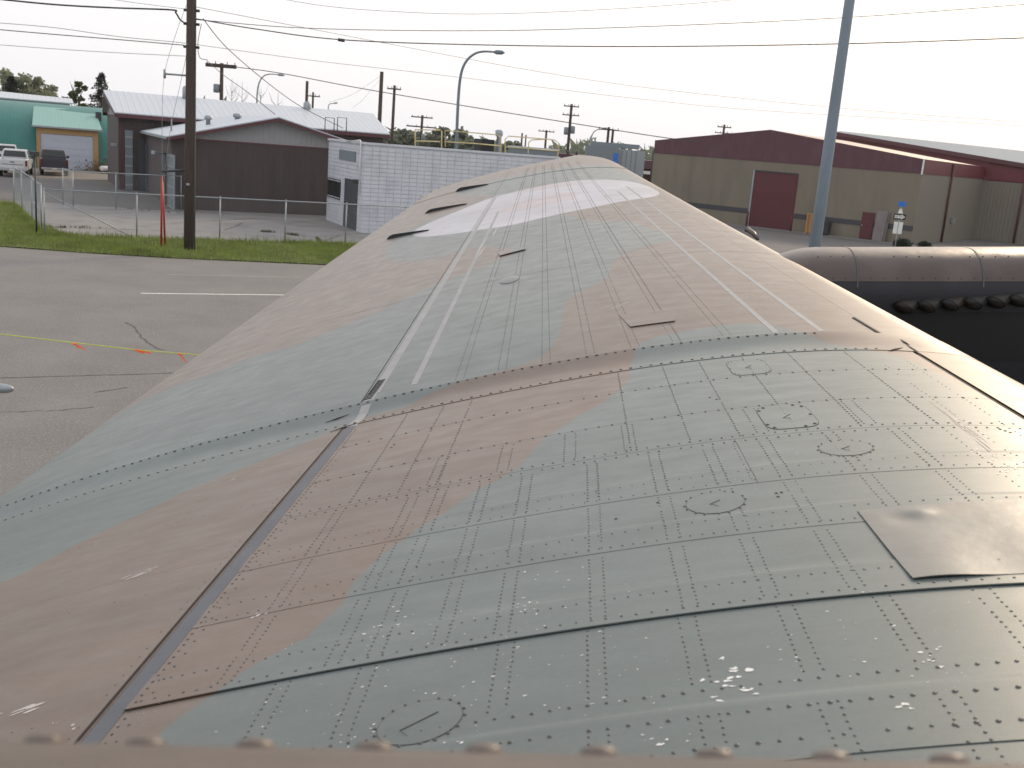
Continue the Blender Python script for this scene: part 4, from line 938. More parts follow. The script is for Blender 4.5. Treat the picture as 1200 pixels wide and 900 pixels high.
MB().ubox(WU - .06, WU + .12, WV + .123, WV + 7.0, WH - .06, WH + .05).build('parapet_cap', M['white_block'], wb)
MB().ubox(WU + .2, wu1, WV + .2, WV + 6.9, WH - .4, WH - .3).build('flat_roof', M['gravel'], wb)
o = MB().ubox(WU - .02, WU + .06, WV + dv0, WV + dv1, .02, dz1).build('door', M['dark_door'], wb); MB().ubox(WU - .07, WU - .025, WV + dv0 + .12, WV + dv0 + .2, 1.0, 1.1).build('handle', M['chrome'], o)
o = MB().ubox(WU - .0, WU + .05, WV + wv0, WV + wv1, wz0, wz1).build('window', M['glass'], wb)
for a, b, c, d in ((wv0, wv1, wz0 - .07, wz0), (wv0, wv1, wz1, wz1 + .06), (wv0 - .06, wv0, wz0 - .07, wz1 + .06), (wv1, wv1 + .06, wz0 - .07, wz1 + .06), ((wv0 + wv1) / 2 - .025, (wv0 + wv1) / 2 + .025, wz0, wz1)):
    MB().ubox(WU - .03, WU - .002, WV + a, WV + b, c, d).build('window_frame', M['dark_steel'], o)
a0, a1 = sorted((v_at(397), v_at(416))); MB().ubox(WU - .06, WU - .025, WV + a0, WV + a1, z_at(407, 189, a0), z_at(407, 177, a0)).build('wall_vent', M['grey_panel'], wb)
MB().tube([uv(WU - .10, WV + .35, 1.9), uv(WU - .10, WV + .35, WH + .05), uv(WU - .10, WV + .5, WH + .12), uv(WU - .5, WV + .9, WH + .02)], .035, 8).build('conduit', M['white'], wb, True)
p = uv(WU - .55, WV + .95, WH + .0); MB().box(p, (.10, .03, 0), (-.03, .10, 0), (0, 0, .06)).build('wall_camera', M['galv'], wb)
p = uv(WU - .2, WV + v_at(421), z_at(421, 213, v_at(421))); MB().box(p, (.14, .04, 0), (-.03, .08, 0), (0, 0, .11)).build('door_light', M['dark_steel'], wb)
# roof railing, vent box, flue
def rail_px(pts, v_): return [uv(*((lambda q: (q[0], v_, q[1]))(u_on(x, y, v_)))) for x, y in pts]
t = thing('roof_railing', 'pale yellow tubular safety railing along the white building roof', 'railing', uv(WU + 3, WV + 1, WH))
rv1 = WV + .5
for pts in ([(486, 152), (516, 152.5)], [(486, 165), (516, 166)], [(522, 172), (521.5, 153), (560, 156), (582, 158), (587, 161), (587, 178)], [(521, 166), (555, 168), (587, 171)], [(486.5, 172), (486.5, 152)], [(517.5, 174), (517.5, 153)],
            [(592, 181), (592, 163), (596, 159.5), (640, 163), (650, 164), (655, 168), (654, 184)], [(592, 172), (620, 174), (654, 177)], [(619, 180), (619.5, 167), (623, 164), (640, 163.2)]):
    MB().tube(rail_px(pts, rv1), .028, 8).build('rail', M['yellow_rail'], t, True)
t = thing('rooftop_vent', 'black rooftop vent box beside a galvanised flue on the white building', 'vent', uv(*[u_on(572, 178, WV + 2.2)[0], WV + 2.2], WH))
ua, _ = u_on(563.5, 175, WV + 2); ub, zt = u_on(579.5, 164, WV + 2); MB().ubox(ua, ub, WV + 2, WV + 3, WH - .3, zt).build('vent_box', M['black'], t)
q = rail_px([(584.5, 178), (585, 160), (585, 159), (585, 153), (585, 152)], WV + 2.2); MB().tube([Vector((q[0].x, q[0].y, WH - .3))] + q[1:], [.14, .14, .20, .22, .1], 12).build('flue', M['galv'], t, True)
# ---- green quonset with a garage dormer
QV = 97.2
def qz(px, py): return u_on(px, py, QV)
gh = thing('green_metal_hangar', 'rounded green metal hangar with an ochre framed garage at far left', 'building', uv(2, QV))
RW = 7.8; vc = QV + 7.7; ug0, ug1 = qz(43.5, 200)[0], qz(115, 200)[0]
n = 26; us = np.linspace(-34, 14, 25); vs = []
for u_ in us:
    for k in range(n):
        a = math.pi * (k / (n - 1)); vs.append(tuple(uv(u_, vc - RW * math.cos(a), 5.28 * math.sin(a) ** .9)))
o = np_mesh('arched_shell', np.array(vs), grid_faces(25, n), M['greenmetal'], None, True); o.parent = gh; o.location = -gh.location
for u_ in (-34, 14):
    pts = [uv(u_, vc - RW * math.cos(math.pi * k / 20), 5.26 * max(0, math.sin(math.pi * k / 20)) ** .9) for k in range(21)]
    MB().add(pts, [tuple(range(21))]).build('end_wall', M['greenmetal'], gh)
zt = qz(80, 150)[1]; zd = qz(80, 158)[1]; gd0, gd1 = qz(48, 190)[0], qz(109, 190)[0]; fv = QV - .6
MB().ubox(ug0, gd0, fv, fv + .25, 0, zt).build('door_frame', M['ochre'], gh); MB().ubox(gd1, ug1, fv, fv + .25, 0, zt).build('door_frame', M['ochre'], gh)
MB().ubox(gd0, gd1, fv + .003, fv + .247, zd, zt).build('door_frame', M['ochre'], gh)
MB().ubox(ug0 + .05, gd0 - .02, fv + .26, QV + 2, 0, zt - .05).build('dormer_wall', M['greenmetal'], gh); MB().ubox(gd1 + .02, ug1 - .05, fv + .26, QV + 2, 0, zt - .05).build('dormer_wall', M['greenmetal'], gh)
o = MB().ubox(gd0, gd1, fv + .1, fv + .16, .02, zd).build('garage_door', M['garage'], gh)
for k in range(5): MB().ubox(gd0 + .02, gd1 - .02, fv + .075, fv + .097, .05 + k * zd / 5, -.03 + (k + 1) * zd / 5).build('door_panel', M['garage'], o)
slabq([uv(ug0 - .3, fv - .3, zt + .05), uv(ug1 + .3, fv - .3, zt + .05), uv(ug1 + .1, vc - 2.6, 4.98), uv(ug0 - .1, vc - 2.8, 4.98)], .10).build('dormer_roof', M['greenroof'], gh)
MB().ubox(ug0 - .35, ug1 + .35, fv - .36, fv - .31, zt - .08, zt + .05).build('gutter', M['galv'], gh)
ua, za = u_on(115, 133, QV + 3.0); MB().ubox(ua - .2, ua + .25, QV + 2.7, QV + 3.5, za - .6, za + .12).build('roof_ventilator', M['dark_steel'], gh)
# pale sheds behind the hangar
t = thing('pale_shed', 'long pale roofed shed just showing above the green hangar', 'building', uv(-10, 118))
ua, _ = u_on(-30, 115, 118); ub, zz = u_on(80, 124, 118); zt2 = u_on(30, 114.5, 120)[1]
MB().ubox(ua, ub, 118, 126, 0, zz + .3).build('wall', M['garage'], t); slabq([uv(ua - .5, 117.5, zz + .3), uv(ub + .5, 117.5, zz + .3), uv(ub + .5, 122, zt2 + .3), uv(ua - .5, 122, zt2 + .5)], .1).build('roof', M['roof_blue'], t)
# ---- maroon and beige warehouse on the right (own frame: PP leftwards along the front, QQ away)
Cn = np.array([25.03, 79.5]); PP = np.array([-.835, .550]); QQ = np.array([.550, .835])
def pq(p, q, z=0): r = Cn + PP * p + QQ * q; return Vector((r[0], r[1], z))
def p_on(px, py, q): # sight line against plane q = const
    d = ray(px, py)[:2]; dz = ray(px, py)[2]; s = (q + Cn @ QQ) / (d @ QQ); r = d * s - Cn; return r @ PP, 5 + dz * s
def q_on(px, py, p):
    d = ray(px, py)[:2]; dz = ray(px, py)[2]; s = (p + Cn @ PP) / (d @ PP); r = d * s - Cn; return r @ QQ, 5 + dz * s
def pbox(mb, p0, p1, q0, q1, z0, z1): q = [pq(p0, q0), pq(p0, q1), pq(p1, q1), pq(p1, q0)]; return mb.hexa([v + Vector((0, 0, z0)) for v in q], [v + Vector((0, 0, z1)) for v in q])
pl, zl_ = p_on(768, 165, 0); pk, zk = p_on(903, 152, 0); zr_ = p_on(1070, 185, 0)[1]; q2, zq2 = q_on(1156, 190, 0)
zband = p_on(1067, 201, 0)[1]; zbl = p_on(769, 181, 0)[1]

mw = thing('maroon_warehouse', 'beige warehouse with a maroon top band and maroon overhead door', 'building', pq(0, 0))
zb = (zband + zbl) / 2; ze_ = (zr_ + zl_) / 2
mb = MB(); pbox(mb, 0, pl, 0, .2, 0, zb); mb.build('front_wall', M['beige'], mw)
M['beige_rib'] = mat('beige_ribbed', (.195, .175, .142), .7, var=.06, wave=((*QQ, 0), .3, 1.0)); M['maroon_rib'] = mat('maroon_ribbed', (.135, .022, .032), .5, var=.06, wave=((*QQ, 0), .3, 1.0))
M['beige_rib2'] = mat('beige_ribbed_front', (.195, .175, .142), .7, var=.06, wave=((*PP, 0), .3, .8))
mb = MB(); pbox(mb, 0, .2, .203, q2, 0, zb); mb.build('side_wall', M['beige_rib'], mw)
pts = [pq(-.03, -.03, zb), pq(pl + .03, -.03, zb), pq(pl + .03, -.03, ze_), pq(pk, -.03, zk), pq(-.03, -.03, ze_)]
prism(pts, [p + Vector((*(QQ * .22), 0)) for p in pts]).build('gable_band', M['maroon_dull'], mw)
mb = MB(); pbox(mb, -.03, .19, .193, q2 - .01, zb, ze_); mb.build('side_band', M['maroon_rib'], mw)
for a, b in ((0, pk), (pl, pk)): slabq([pq(a, .2, ze_ - .02), pq(b, .2, zk - .02), pq(b, 34, zk - .02), pq(a, 34, ze_ - .02)], .06).build('roof', M['beige_roof'], mw)
mb = MB(); pbox(mb, pl - .2, pl, .205, 34, 0, ze_ - .1); mb.build('back_side_wall', M['beige'], mw)
MB().hexa([pq(-.06, -.08, zb - .05), pq(.06, -.08, zb - .05), pq(.06, -.035, zb - .05), pq(-.06, -.035, zb - .05)], [pq(-.06, -.08, ze_ + .02), pq(.06, -.08, ze_ + .02), pq(.06, -.035, ze_ + .02), pq(-.06, -.035, ze_ + .02)]).build('corner_trim', M['white'], mw)
d0, d1 = p_on(877, 265, 0)[0], p_on(927, 271, 0)[0]; zd_ = p_on(910, 203, 0)[1]

o = (lambda mb: pbox(mb, d1, d0, -.04, -.005, .03, zd_))(MB()).build('overhead_door', M['maroon_door'], mw)
nsl = 14
for k in range(nsl): pbox(MB(), 0, 1, 0, 1, 0, 1); o2 = (lambda mb: pbox(mb, d1 + .03, d0 - .03, -.06, -.043, .05 + k * (zd_ - .08) / nsl, .05 + (k + 1) * (zd_ - .08) / nsl - .025))(MB()).build('door_slat', M['maroon_door'], o)
(lambda mb: pbox(mb, d0, d0 + .14, -.09, -.045, .0, zd_ + .12))(MB()).build('door_post', M['galv'], mw); (lambda mb: pbox(mb, d0, d1, -.09, -.065, zd_, zd_ + .12))(MB()).build('door_head', M['dark_steel'], mw)
zs0, zs1 = p_on(1000, 263.5, 0)[1], p_on(1000, 257.5, 0)[1]
m0, m1 = p_on(1006, 283, 0)[0], p_on(1020, 285, 0)[0]
for a, b in ((pl, d0 + .16), (d1 - .05, m0 + .02), (m1 - .02, .02)): (lambda mb: pbox(mb, b, a, -.03, -.005, zs0, zs1))(MB()).build('wall_stripe', M['stripe'], mw)
o = (lambda mb: pbox(mb, m1, m0, -.06, -.005, .05, 2.05))(MB()).build('door', M['maroon_door'], mw); (lambda mb: pbox(mb, m0 - .15, m0 - .08, -.1, -.065, 1.0, 1.1))(MB()).build('handle', M['chrome'], o)
qd, _ = q_on(1101, 285, 0)
for p_, q_ in ((-.12, qd), (-.12, q2 + 0.0)): 
    if q_ < q2: MB().tube([pq(p_, q_, 0), pq(p_, q_, ze_ - .1)], .09, 8).build('downpipe', M['maroon_trim'], mw, True)
# the taller wing of the warehouse beyond, facing us from the inner corner
t = thing('beige_annex', 'taller beige annex with maroon fascia and pale metal roof at the right edge', 'building', pq(-2, q2))
pA, zA = p_on(980, 156, q2); pB, zB = p_on(1200, 193, q2); pb_, zbb = p_on(1200, 212, q2); pz0 = p_on(1156, 205, q2)[1]

slope = (zA - zB) / (pA - pB); pE = -19; zE2 = zB + slope * (pE - pB)
(lambda mb: pbox(mb, pE, .12, q2 + .002, q2 + .2, 0, zb))(MB()).build('front_wall', M['beige_rib2'], t)
pts = [pq(pE, q2 - .02, zb - .01), pq(pA, q2 - .02, zb - .01), pq(pA, q2 - .02, zA), pq(pE, q2 - .02, zE2)]
prism(pts, [p + Vector((*(QQ * .2), 0)) for p in pts]).build('fascia_band', M['maroon_rib'], t)
rA = p_on(985, 153.5, q2 + 26); rB = p_on(1200, 177, q2 + 26); sl_ = (rB[1] - rA[1]) / (rB[0] - rA[0]); pF = rB[0] - 12
slabq([pq(pA, q2 - .3, zA + .12), pq(rA[0], q2 + 26, rA[1]), pq(pF, q2 + 26, rB[1] + sl_ * (pF - rB[0])), pq(pE, q2 - .3, zE2 + .12)], .1).build('roof', M['roof_far'], t)
pr = pq(pE, q2); a, b = pq(pA, q2 - .32, zA + .1), pq(pE, q2 - .32, zE2 + .1); prism([a, b, b - Vector((0, 0, .35)), a - Vector((0, 0, .35))], [p + Vector((*(QQ * -.04), 0)) for p in (a, b, b - Vector((0, 0, .35)), a - Vector((0, 0, .35)))]).build('rake_board', M['maroon_trim'], t)
pd_, _ = p_on(1188, 285, q2); MB().tube([pq(pd_, q2 - .12, 0), pq(pd_, q2 - .12, zb + 1)], .09, 8).build('downpipe', M['maroon_trim'], t, True)
pd_, zz = p_on(1117, 268, q2 * .6) ; MB().box(pq(-.18, qd + 2.2, 1.7), (*(PP * .12), 0), (*(QQ * .14), 0), (0, 0, .2)).build('meter_box', M['galv'], t)
(lambda mb: pbox(mb, pE, pE + .2, q2 + .2, q2 + 30, 0, zb + .4))(MB()).build('side_wall', M['beige'], t)
slab('warehouse_apron', [pq(-1, -2.2)[:2], pq(pl + 2, -2.2)[:2], pq(pl + 2, -.1)[:2], pq(-1, -.1)[:2]], .03, M['asphalt'])
# bits along its wall
def gpt(px, py): return GP(px, py, .0)
p = p_on(945, 272, -.5); t = thing('plywood_crate', 'tall orange plywood crate against the beige wall beside the pole', 'crate', pq(p[0], -.7))
pc, _ = p_on(946, 272, -.7); pc2, _ = p_on(958, 275, -.7)
(lambda mb: pbox(mb, pc2, pc, -1.1, -.3, .12, 1.55))(MB()).build('crate_body', M['plywood'], t)
for k in range(4): zz = .12 + k * .44; (lambda mb: pbox(mb, pc2 - .03, pc + .03, -1.16, -1.103, zz, zz + .12))(MB()).build('board', M['plywood'], t)
for a in (pc - .1, (pc + pc2) / 2, pc2): (lambda mb: pbox(mb, a, a + .12, -1.2, -1.163, 0.0, 1.6))(MB()).build('batten', M['plywood'], t)
t = thing('dark_bin', 'dark waste bin between the grey pole and beige wall', 'bin', pq(p_on(968, 276, -.7)[0], -.7))
a, b = p_on(963, 276, -.7)[0], p_on(971, 277, -.7)[0]; mb = MB(); q = [pq(b + .05, -1.05), pq(b + .05, -.4), pq(a - .05, -.4), pq(a - .05, -1.05)]; q1 = [pq(b, -1.1, 1.0), pq(b, -.35, 1.0), pq(a, -.35, 1.0), pq(a, -1.1, 1.0)]
mb.hexa([v + Vector((0, 0, .1)) for v in q], q1); mb.build('bin_body', M['dark_steel'], t); (lambda mb: pbox(mb, b - .03, a + .03, -1.14, -.32, 1.003, 1.08))(MB()).build('lid', M['dark_steel'], t); MB().tube([pq(b + .05, -1.0, .1), pq(a - .05, -1.0, .1)], .1, 10).build('wheel', M['tyre'], t, True)
t = thing('leaning_slab', 'grey weathered slab leaning on the beige wall right of the maroon door', 'panel', pq(p_on(1027, 285, -.6)[0], -.6))
a, b = p_on(1021.5, 285, -.6)[0], p_on(1033, 286, -.6)[0]; a2, b2_ = p_on(1028, 250, -.15)[0], p_on(1041, 252, -.15)[0]
pts = [pq(a, -.7, .05), pq(b, -.7, .05), pq(b2_, -.2, 2.25), pq(a2, -.2, 2.25)]; prism(pts, [v + Vector((*(QQ * .12), 0)) for v in pts]).build('slab_sheet', M['grey_wood'], t)
pts = [v + Vector((*(QQ * .14 - PP * .12), -.05)) for v in pts]; prism(pts, [v + Vector((*(QQ * .1), 0)) for v in pts]).build('slab_sheet', M['grey_wood'], t)
for lab, (px, py), r in (('round dark shrub at the foot of the beige warehouse corner', (1057, 289), .42), ('low dark shrub further right along the beige wall', (1083, 289.5), .3)):
    c = GP(px, py + 1, 0); rr = np.random.default_rng(int(px)); k = 1500; d = rr.normal(size=(k, 3)); d /= np.linalg.norm(d, axis=1)[:, None]; q = d * (rr.random(k) ** .4)[:, None] * [r * 1.6, r, r * .9] + [c.x, c.y, r * .6]; q[:, 2] = np.maximum(q[:, 2], .03)
    s = rr.normal(size=(k, 2, 3)) * .06; t = thing('shrub', lab, 'shrub', c); o = np_mesh('foliage', np.stack([q, q + s[:, 0], q + s[:, 1]], 1).reshape(-1, 3), np.arange(3 * k).reshape(-1, 3), M['spruce']); o.parent = t; o.location = -t.location
    MB().tube([(c.x, c.y, 0), (c.x, c.y, r)], [.04, .02], 6).build('stem', M['bark'], t)
# two maroon bollards by the overhead door
for px, py, lab in ((876, 264, 'maroon bollard left of the overhead door'), (927.5, 271.5, 'maroon bollard at the right foot of the overhead door')):
    b_ = p_on(px - 1.5, py + .5, -.9); c = pq(b_[0], -.9); o = MB().tube([c, c + Vector((0, 0, 1.15)), c + Vector((0, 0, 1.2))], [.09, .09, .05], 10).build('bollard', M['maroon_door'], None, True); tag(o, lab, 'bollard', 'bollards beside the overhead door')
# one-way sign
sy = 62.0; pb = at(1048.6, 290, sy); t = thing('one_way_sign', 'black and white one way sign with right arrow on a slim post', 'sign', (pb.x, pb.y, 0))
dr = Vector((ray(1050, 254)[0], ray(1050, 254)[1], 0)).normalized(); rt = Vector((dr.y, -dr.x, 0))
top = at(1055.5, 243, sy); base_ = Vector((pb.x, pb.y, 0)); top = Vector((pb.x, pb.y, top.z))
MB().tube([base_, top], .03, 8).build('post', M['galv'], t, True)
def sign_plate(name, c, hw, hh, m, off, th=.012, pts=None):
    c = c - dr * off
    if pts is None: pts = [(-hw, -hh), (hw, -hh), (hw, hh), (-hw, hh)]
    a = [c + rt * x + Vector((0, 0, y)) for x, y in pts]; return prism(a, [v + dr * th for v in a]).build(name, m, t)
zc_ = at(1054, 254, sy).z; cc_ = Vector((pb.x, pb.y, zc_))
sign_plate('sign_panel', cc_, .33, .16, M['signblack'], .05)
sign_plate('arrow', cc_, 0, 0, M['white'], .056, .005, [(-.28, -.085), (.10, -.085), (.10, -.14), (.30, 0), (.10, .14), (.10, .085), (-.28, .085)])
def letters(txt, c, size, m, off, parent=t, sx=1.0):
    cu = bpy.data.curves.new('lettering', 'FONT'); cu.body = txt; cu.size = size; cu.align_x = 'CENTER'; cu.align_y = 'CENTER'; cu.extrude = .001; cu.resolution_u = 2
    o = bpy.data.objects.new('lettering', cu); me = bpy.data.meshes.new_from_object(o); bpy.data.objects.remove(o); me.materials.append(m); o = bpy.data.objects.new('lettering', me); COL.objects.link(o)
    o.parent = parent; mt = Matrix((rt, Vector((0, 0, 1)), -dr)).transposed().to_4x4(); o.matrix_local = Matrix.Translation(c - dr * off - parent.location) @ mt @ Matrix.Scale(sx, 4, (1, 0, 0)); return o
letters('ONE WAY', cc_ + rt * -.06, .125, M['signblack'], .0625)
c2 = Vector((pb.x, pb.y, at(1055, 262 + 4, sy).z)); 
sign_plate('back_panel', Vector((pb.x, pb.y, (at(1054, 260, sy).z + at(1052, 274, sy).z) / 2)) - rt * .14, .11, .34, M['white'], .04); sign_plate('back_panel', Vector((pb.x, pb.y, (at(1054, 260, sy).z + at(1052, 274, sy).z) / 2)) + rt * .13, .11, .34, M['white'], .04)
cb = Vector((pb.x, pb.y, at(1055, 239, sy).z)); sign_plate('blue_sign', cb + rt * .02, .20, .14, M['signblue'], .05)
sign_plate('white_tab', Vector((pb.x, pb.y, at(1054, 247.5, sy).z)), 0, 0, M['white'], .045, .01, [(-.14, -.12), (.14, -.12), (.06, .14), (-.06, .14)])
# ================================================================== TREES
def leaves(centres, radii, n, size, seed):
    r = np.random.default_rng(seed); k = len(centres); w_ = np.array([a[0] * a[1] * a[2] for a in radii]) ** .7; w_ /= w_.sum(); idx = r.choice(k, n, p=w_)
    d = r.normal(size=(n, 3)); d /= np.linalg.norm(d, axis=1)[:, None]; q = np.array(centres)[idx] + d * (r.random(n) ** .45)[:, None] * np.array(radii)[idx]
    a = r.normal(size=(n, 3)); a /= np.linalg.norm(a, axis=1)[:, None]; b = np.cross(a, r.normal(size=(n, 3))); b /= np.linalg.norm(b, axis=1)[:, None]; s = size * r.uniform(.5, 1.3, n)[:, None]
    return np.stack([q - a * s * .5, q + b * s * .35, q + a * s * .5, q - b * s * .35], 1).reshape(-1, 3)
def broad_tree(x, y, h, cw, label, n=2600, m='leaf', seed=1, name='tree', group=None, lean=0, low=.25, size=.35, sparse=1.0, blobs=22):
    r = random.Random(seed); t = thing(name, label, 'tree', (x, y, 0), group)
    tb = MB(); top = Vector((x + lean, y, h * .85)); tb.tube([(x, y, 0), (x + lean * .3, y, h * .4), top], [h * .025, h * .016, h * .004], 7); tb.build('trunk', M['bark'], t, True)
    cs, rs = [], []; lb = MB()
    for k in range(blobs):
        f = low + (1 - low) * (k + r.random()) / blobs; prof = math.sin(math.pi * min(1, max(.12, (f - low) / (1 - low) * .8 + .15))) ** .8
        a = r.uniform(0, 6.28); rr = cw * prof * r.uniform(.35, 1.0); c = (x + lean * f + rr * math.cos(a), y + rr * math.sin(a), h * f)
        cs.append(c); s = cw * r.uniform(.20, .42) * (.6 + .4 * prof); rs.append((s, s, s * .75))
        lb.tube([(x + lean * f * .5, y, h * f * .75), ((x + c[0]) / 2, (y + c[1]) / 2, h * f * .88), c], [h * .008, h * .005, h * .002], 5)
    lb.build('limb', M['bark'], t, True)['kind'] = 'stuff'
    v_ = leaves(cs, rs, int(n * sparse), size, seed); o = np_mesh('crown', v_, np.arange(len(v_)).reshape(-1, 4), M[m]); o.parent = t; o.location = -t.location; return t
def spruce(x, y, h, rad, label, seed=1):
    r = random.Random(seed); t = thing('spruce_tree', label, 'tree', (x, y, 0)); MB().tube([(x, y, 0), (x, y, h)], [h * .02, .03], 7).build('trunk', M['bark'], t, True)
    vs = []; rg = np.random.default_rng(seed); z = h * .12
    while z < h * .985:
        f = 1 - z / h; L_ = rad * (f ** .85) * r.uniform(.8, 1.08); nb = max(4, int(9 * f + 4))
        for k in range(nb):
            a = r.uniform(0, 6.28); l = L_ * r.uniform(.6, 1.12); m_ = int(22 + 60 * f)
            s = rg.uniform(.02, 1, m_) ** .75; droop = -.30 * l * s ** 1.3 + .14 * l * s ** 4
            c = np.column_stack([x + math.cos(a) * l * s, y + math.sin(a) * l * s, z + droop]) + rg.normal(0, .05, (m_, 3)); w_ = .13 + .15 * (1 - .7 * s) * (.4 + f)
            for q, ww in zip(c, w_):
                d = rg.normal(size=3) * .10; e = np.array([-math.sin(a) * ww, math.cos(a) * ww, -.05]) * rg.choice([-1, 1]); vs += [q, q + d + e * 1.2, q + [math.cos(a) * .18, math.sin(a) * .18, -.07]]
        z += h * .035 * (.6 + f)
    o = np_mesh('needles', np.array(vs), np.arange(len(vs)).reshape(-1, 3), M['spruce']); o.parent = t; o.location = -t.location; return t
def tree_px(px, base, py_top, Y):
    p = at(px, py_top, Y); return p.x, p.z
x, h = tree_px(119, 0, 84, 118); spruce(x, 118, h, 4.2, 'dark pointed spruce tree standing alone left of the brown warehouse roof', 3)
x, h = tree_px(13, 0, 87, 120); spruce(x, 120, h, 4.0, 'dark spruce tree behind the left end of the green hangar', 5)
x, h = tree_px(90, 0, 96, 122); broad_tree(x, 122, h, 1.9, 'small leafy tree with a thin bare top between the two spruces', 1700, 'leaf', 4, lean=.4, size=.42, blobs=16)
mb = MB(); t = bpy.data.objects['tree']
for k, (a, b) in enumerate(((82, 95), (84, 99), (88, 93))): mb.tube([at(90, 118, 122), at(86, 108, 122), at(a, b, 122)], [.08, .05, .015], 5)
o = mb.build('bare_branch', M['bark'], t, True); o['kind'] = 'stuff'
for k, (px, py, cw, m, lab) in enumerate(((2, 84, 2.6, 'leaf2', 'pale green tree cut by the left edge of the photo'), (24, 88, 2.3, 'leaf2', 'pale poplar tree just right of the left spruce'), (37, 89, 2.4, 'leaf2', 'tall grey green poplar in the middle of the left tree group'),
                                       (47, 92, 2.3, 'leaf2', 'grey green poplar with a pointed top in the left tree group'), (58, 101, 1.9, 'leaf2', 'short rightmost tree of the left tree group'))):
    x, h = tree_px(px, 0, py, 135 + k); broad_tree(x, 135 + k, h, cw * 1.15, lab, 3400, m, 20 + k, 'poplar_tree', 'poplars behind the green hangar', size=.36, low=.15, blobs=34)
x, h = tree_px(75, 0, 117, 112); broad_tree(x, 112, h, 1.8, 'low dark bush rising over the hangar roof', 900, 'leaf', 31, 'bush', size=.4, low=.1)
# hazy trees behind the white building
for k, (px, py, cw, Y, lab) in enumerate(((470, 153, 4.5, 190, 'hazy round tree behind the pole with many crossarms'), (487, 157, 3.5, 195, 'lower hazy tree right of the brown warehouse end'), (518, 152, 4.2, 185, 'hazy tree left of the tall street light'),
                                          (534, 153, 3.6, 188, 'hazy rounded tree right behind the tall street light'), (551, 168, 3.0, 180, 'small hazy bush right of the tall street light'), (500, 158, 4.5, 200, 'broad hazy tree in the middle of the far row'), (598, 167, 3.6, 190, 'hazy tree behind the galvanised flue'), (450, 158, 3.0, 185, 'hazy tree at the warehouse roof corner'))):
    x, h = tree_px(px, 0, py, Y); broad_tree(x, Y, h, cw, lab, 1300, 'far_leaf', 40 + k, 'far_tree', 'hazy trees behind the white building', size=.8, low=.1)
# bare saplings behind the warehouse roof
for k, (px, py, lab) in enumerate(((272, 92, 'bare thin tree left of the curved street light'), (284, 96, 'bare twiggy tree behind the warehouse ridge'), (306, 104, 'bare twiggy tree right of the curved street light'), (326, 108, 'small bare tree by the far pole'))):
    x, h = tree_px(px, 0, py, 125); t = thing('bare_tree', lab, 'tree', (x, 125, 0), 'bare trees behind the warehouse roof'); MB().tube([(x, 125, 0), (x, 125, h)], [.1, .02], 5).build('trunk', M['thin_wire'], t, True)
    mb = MB(); r = random.Random(k)
    for j in range(16): z = h * r.uniform(.35, .9); a = r.uniform(0, 6.28); l = r.uniform(.5, 1.6); mb.tube([(x, 125, z), (x + math.cos(a) * l * .6, 125 + math.sin(a) * l * .6, z + l * .5), (x + math.cos(a) * l * .9, 125 + math.sin(a) * l * .9, z + l * 1.3)], [.03, .02, .008], 4)
    o = mb.build('branch', M['thin_wire'], t); o['kind'] = 'stuff'
# far-off woods reading as one band
r = np.random.default_rng(77); k = 26000; X = r.uniform(-420, 420, k); Yb = 330 + 30 * np.sin(X * .013) + r.uniform(0, 40, k); hh = 5.2 + 2.2 * np.sin(X * .05) + 1.6 * np.sin(X * .17 + 1) + 1.2 * np.sin(X * .61)
Z = r.random(k) * hh; a = r.normal(size=(k, 3)) * 1.3; b = r.normal(size=(k, 3)) * 1.3; q = np.column_stack([X, Yb, Z]); vs = np.stack([q, q + a, q + b], 1).reshape(-1, 3); vs[:, 2] = np.maximum(vs[:, 2], .1)
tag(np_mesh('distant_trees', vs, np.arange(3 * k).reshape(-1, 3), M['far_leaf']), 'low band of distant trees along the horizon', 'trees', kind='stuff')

# ================================================================== FAR BUILDINGS
def vbox(mb, px0, px1, pyt, Y, thick, z0=0, dz=0):
    a, b = at(px0, pyt, Y), at(px1, pyt + (px1 - px0) * .08, Y); z = (a.z + b.z) / 2 + dz; mb.wbox(a.x, b.x, Y, Y + thick, z0, z); return a.x, b.x, z
t = thing('grey_block_house', 'distant blue grey flat roofed building just over the wing tip', 'building', (at(720, 170, 112).x, 112, 0))
x0, x1, z = vbox(MB(), 687, 726, 170, 112, 1); MB().wbox(x0, x1, 112, 122, 0, z).build('wall', M['grey_panel'], t)
x2 = at(757, 176, 112).x; MB().wbox(x1 + .005, x2, 112.6, 122, 0, z - .15).build('side_wing', M['galv'], t); MB().wbox(x0 + .5, x2 - .6, 113.5, 121, z + .005, z + .45).build('roof_plant', M['grey_panel'], t)
MB().wbox(x1 - .55, x1 - .1, 111.95, 111.99, z - 1.6, z - .6).build('window', M['signblue'], t)
for k in range(4): MB().wbox(x1 + .3 + k * .5, x1 + .38 + k * .5, 112.54, 112.595, .5, z - .2).build('wall_rib', M['grey_panel'], t)
t = thing('low_maroon_building', 'distant low building with maroon fascia right of the blue grey building', 'building', (at(750, 190, 128).x, 128, 0))
x0, x1, z = vbox(MB(), 640, 800, 178.5, 128, 1); MB().wbox(x0, x1, 128.3, 140, 0, z - 1.1).build('wall', M['brick'], t); MB().wbox(x0 - .2, x1, 128, 140, z - 1.0, z).build('fascia', M['maroon_dull'], t)
xa_ = at(735, 190, 127.9).x; MB().wbox(xa_, x1, 127.2, 127.98, z - 1.6, z - 1.25).build('canopy', M['white'], t)
xm_ = at(742, 190, 128).x; MB().wbox(xm_, xm_ + .9, 129, 130, z + .005, z + .5).build('rooftop_unit', M['garage'], t)
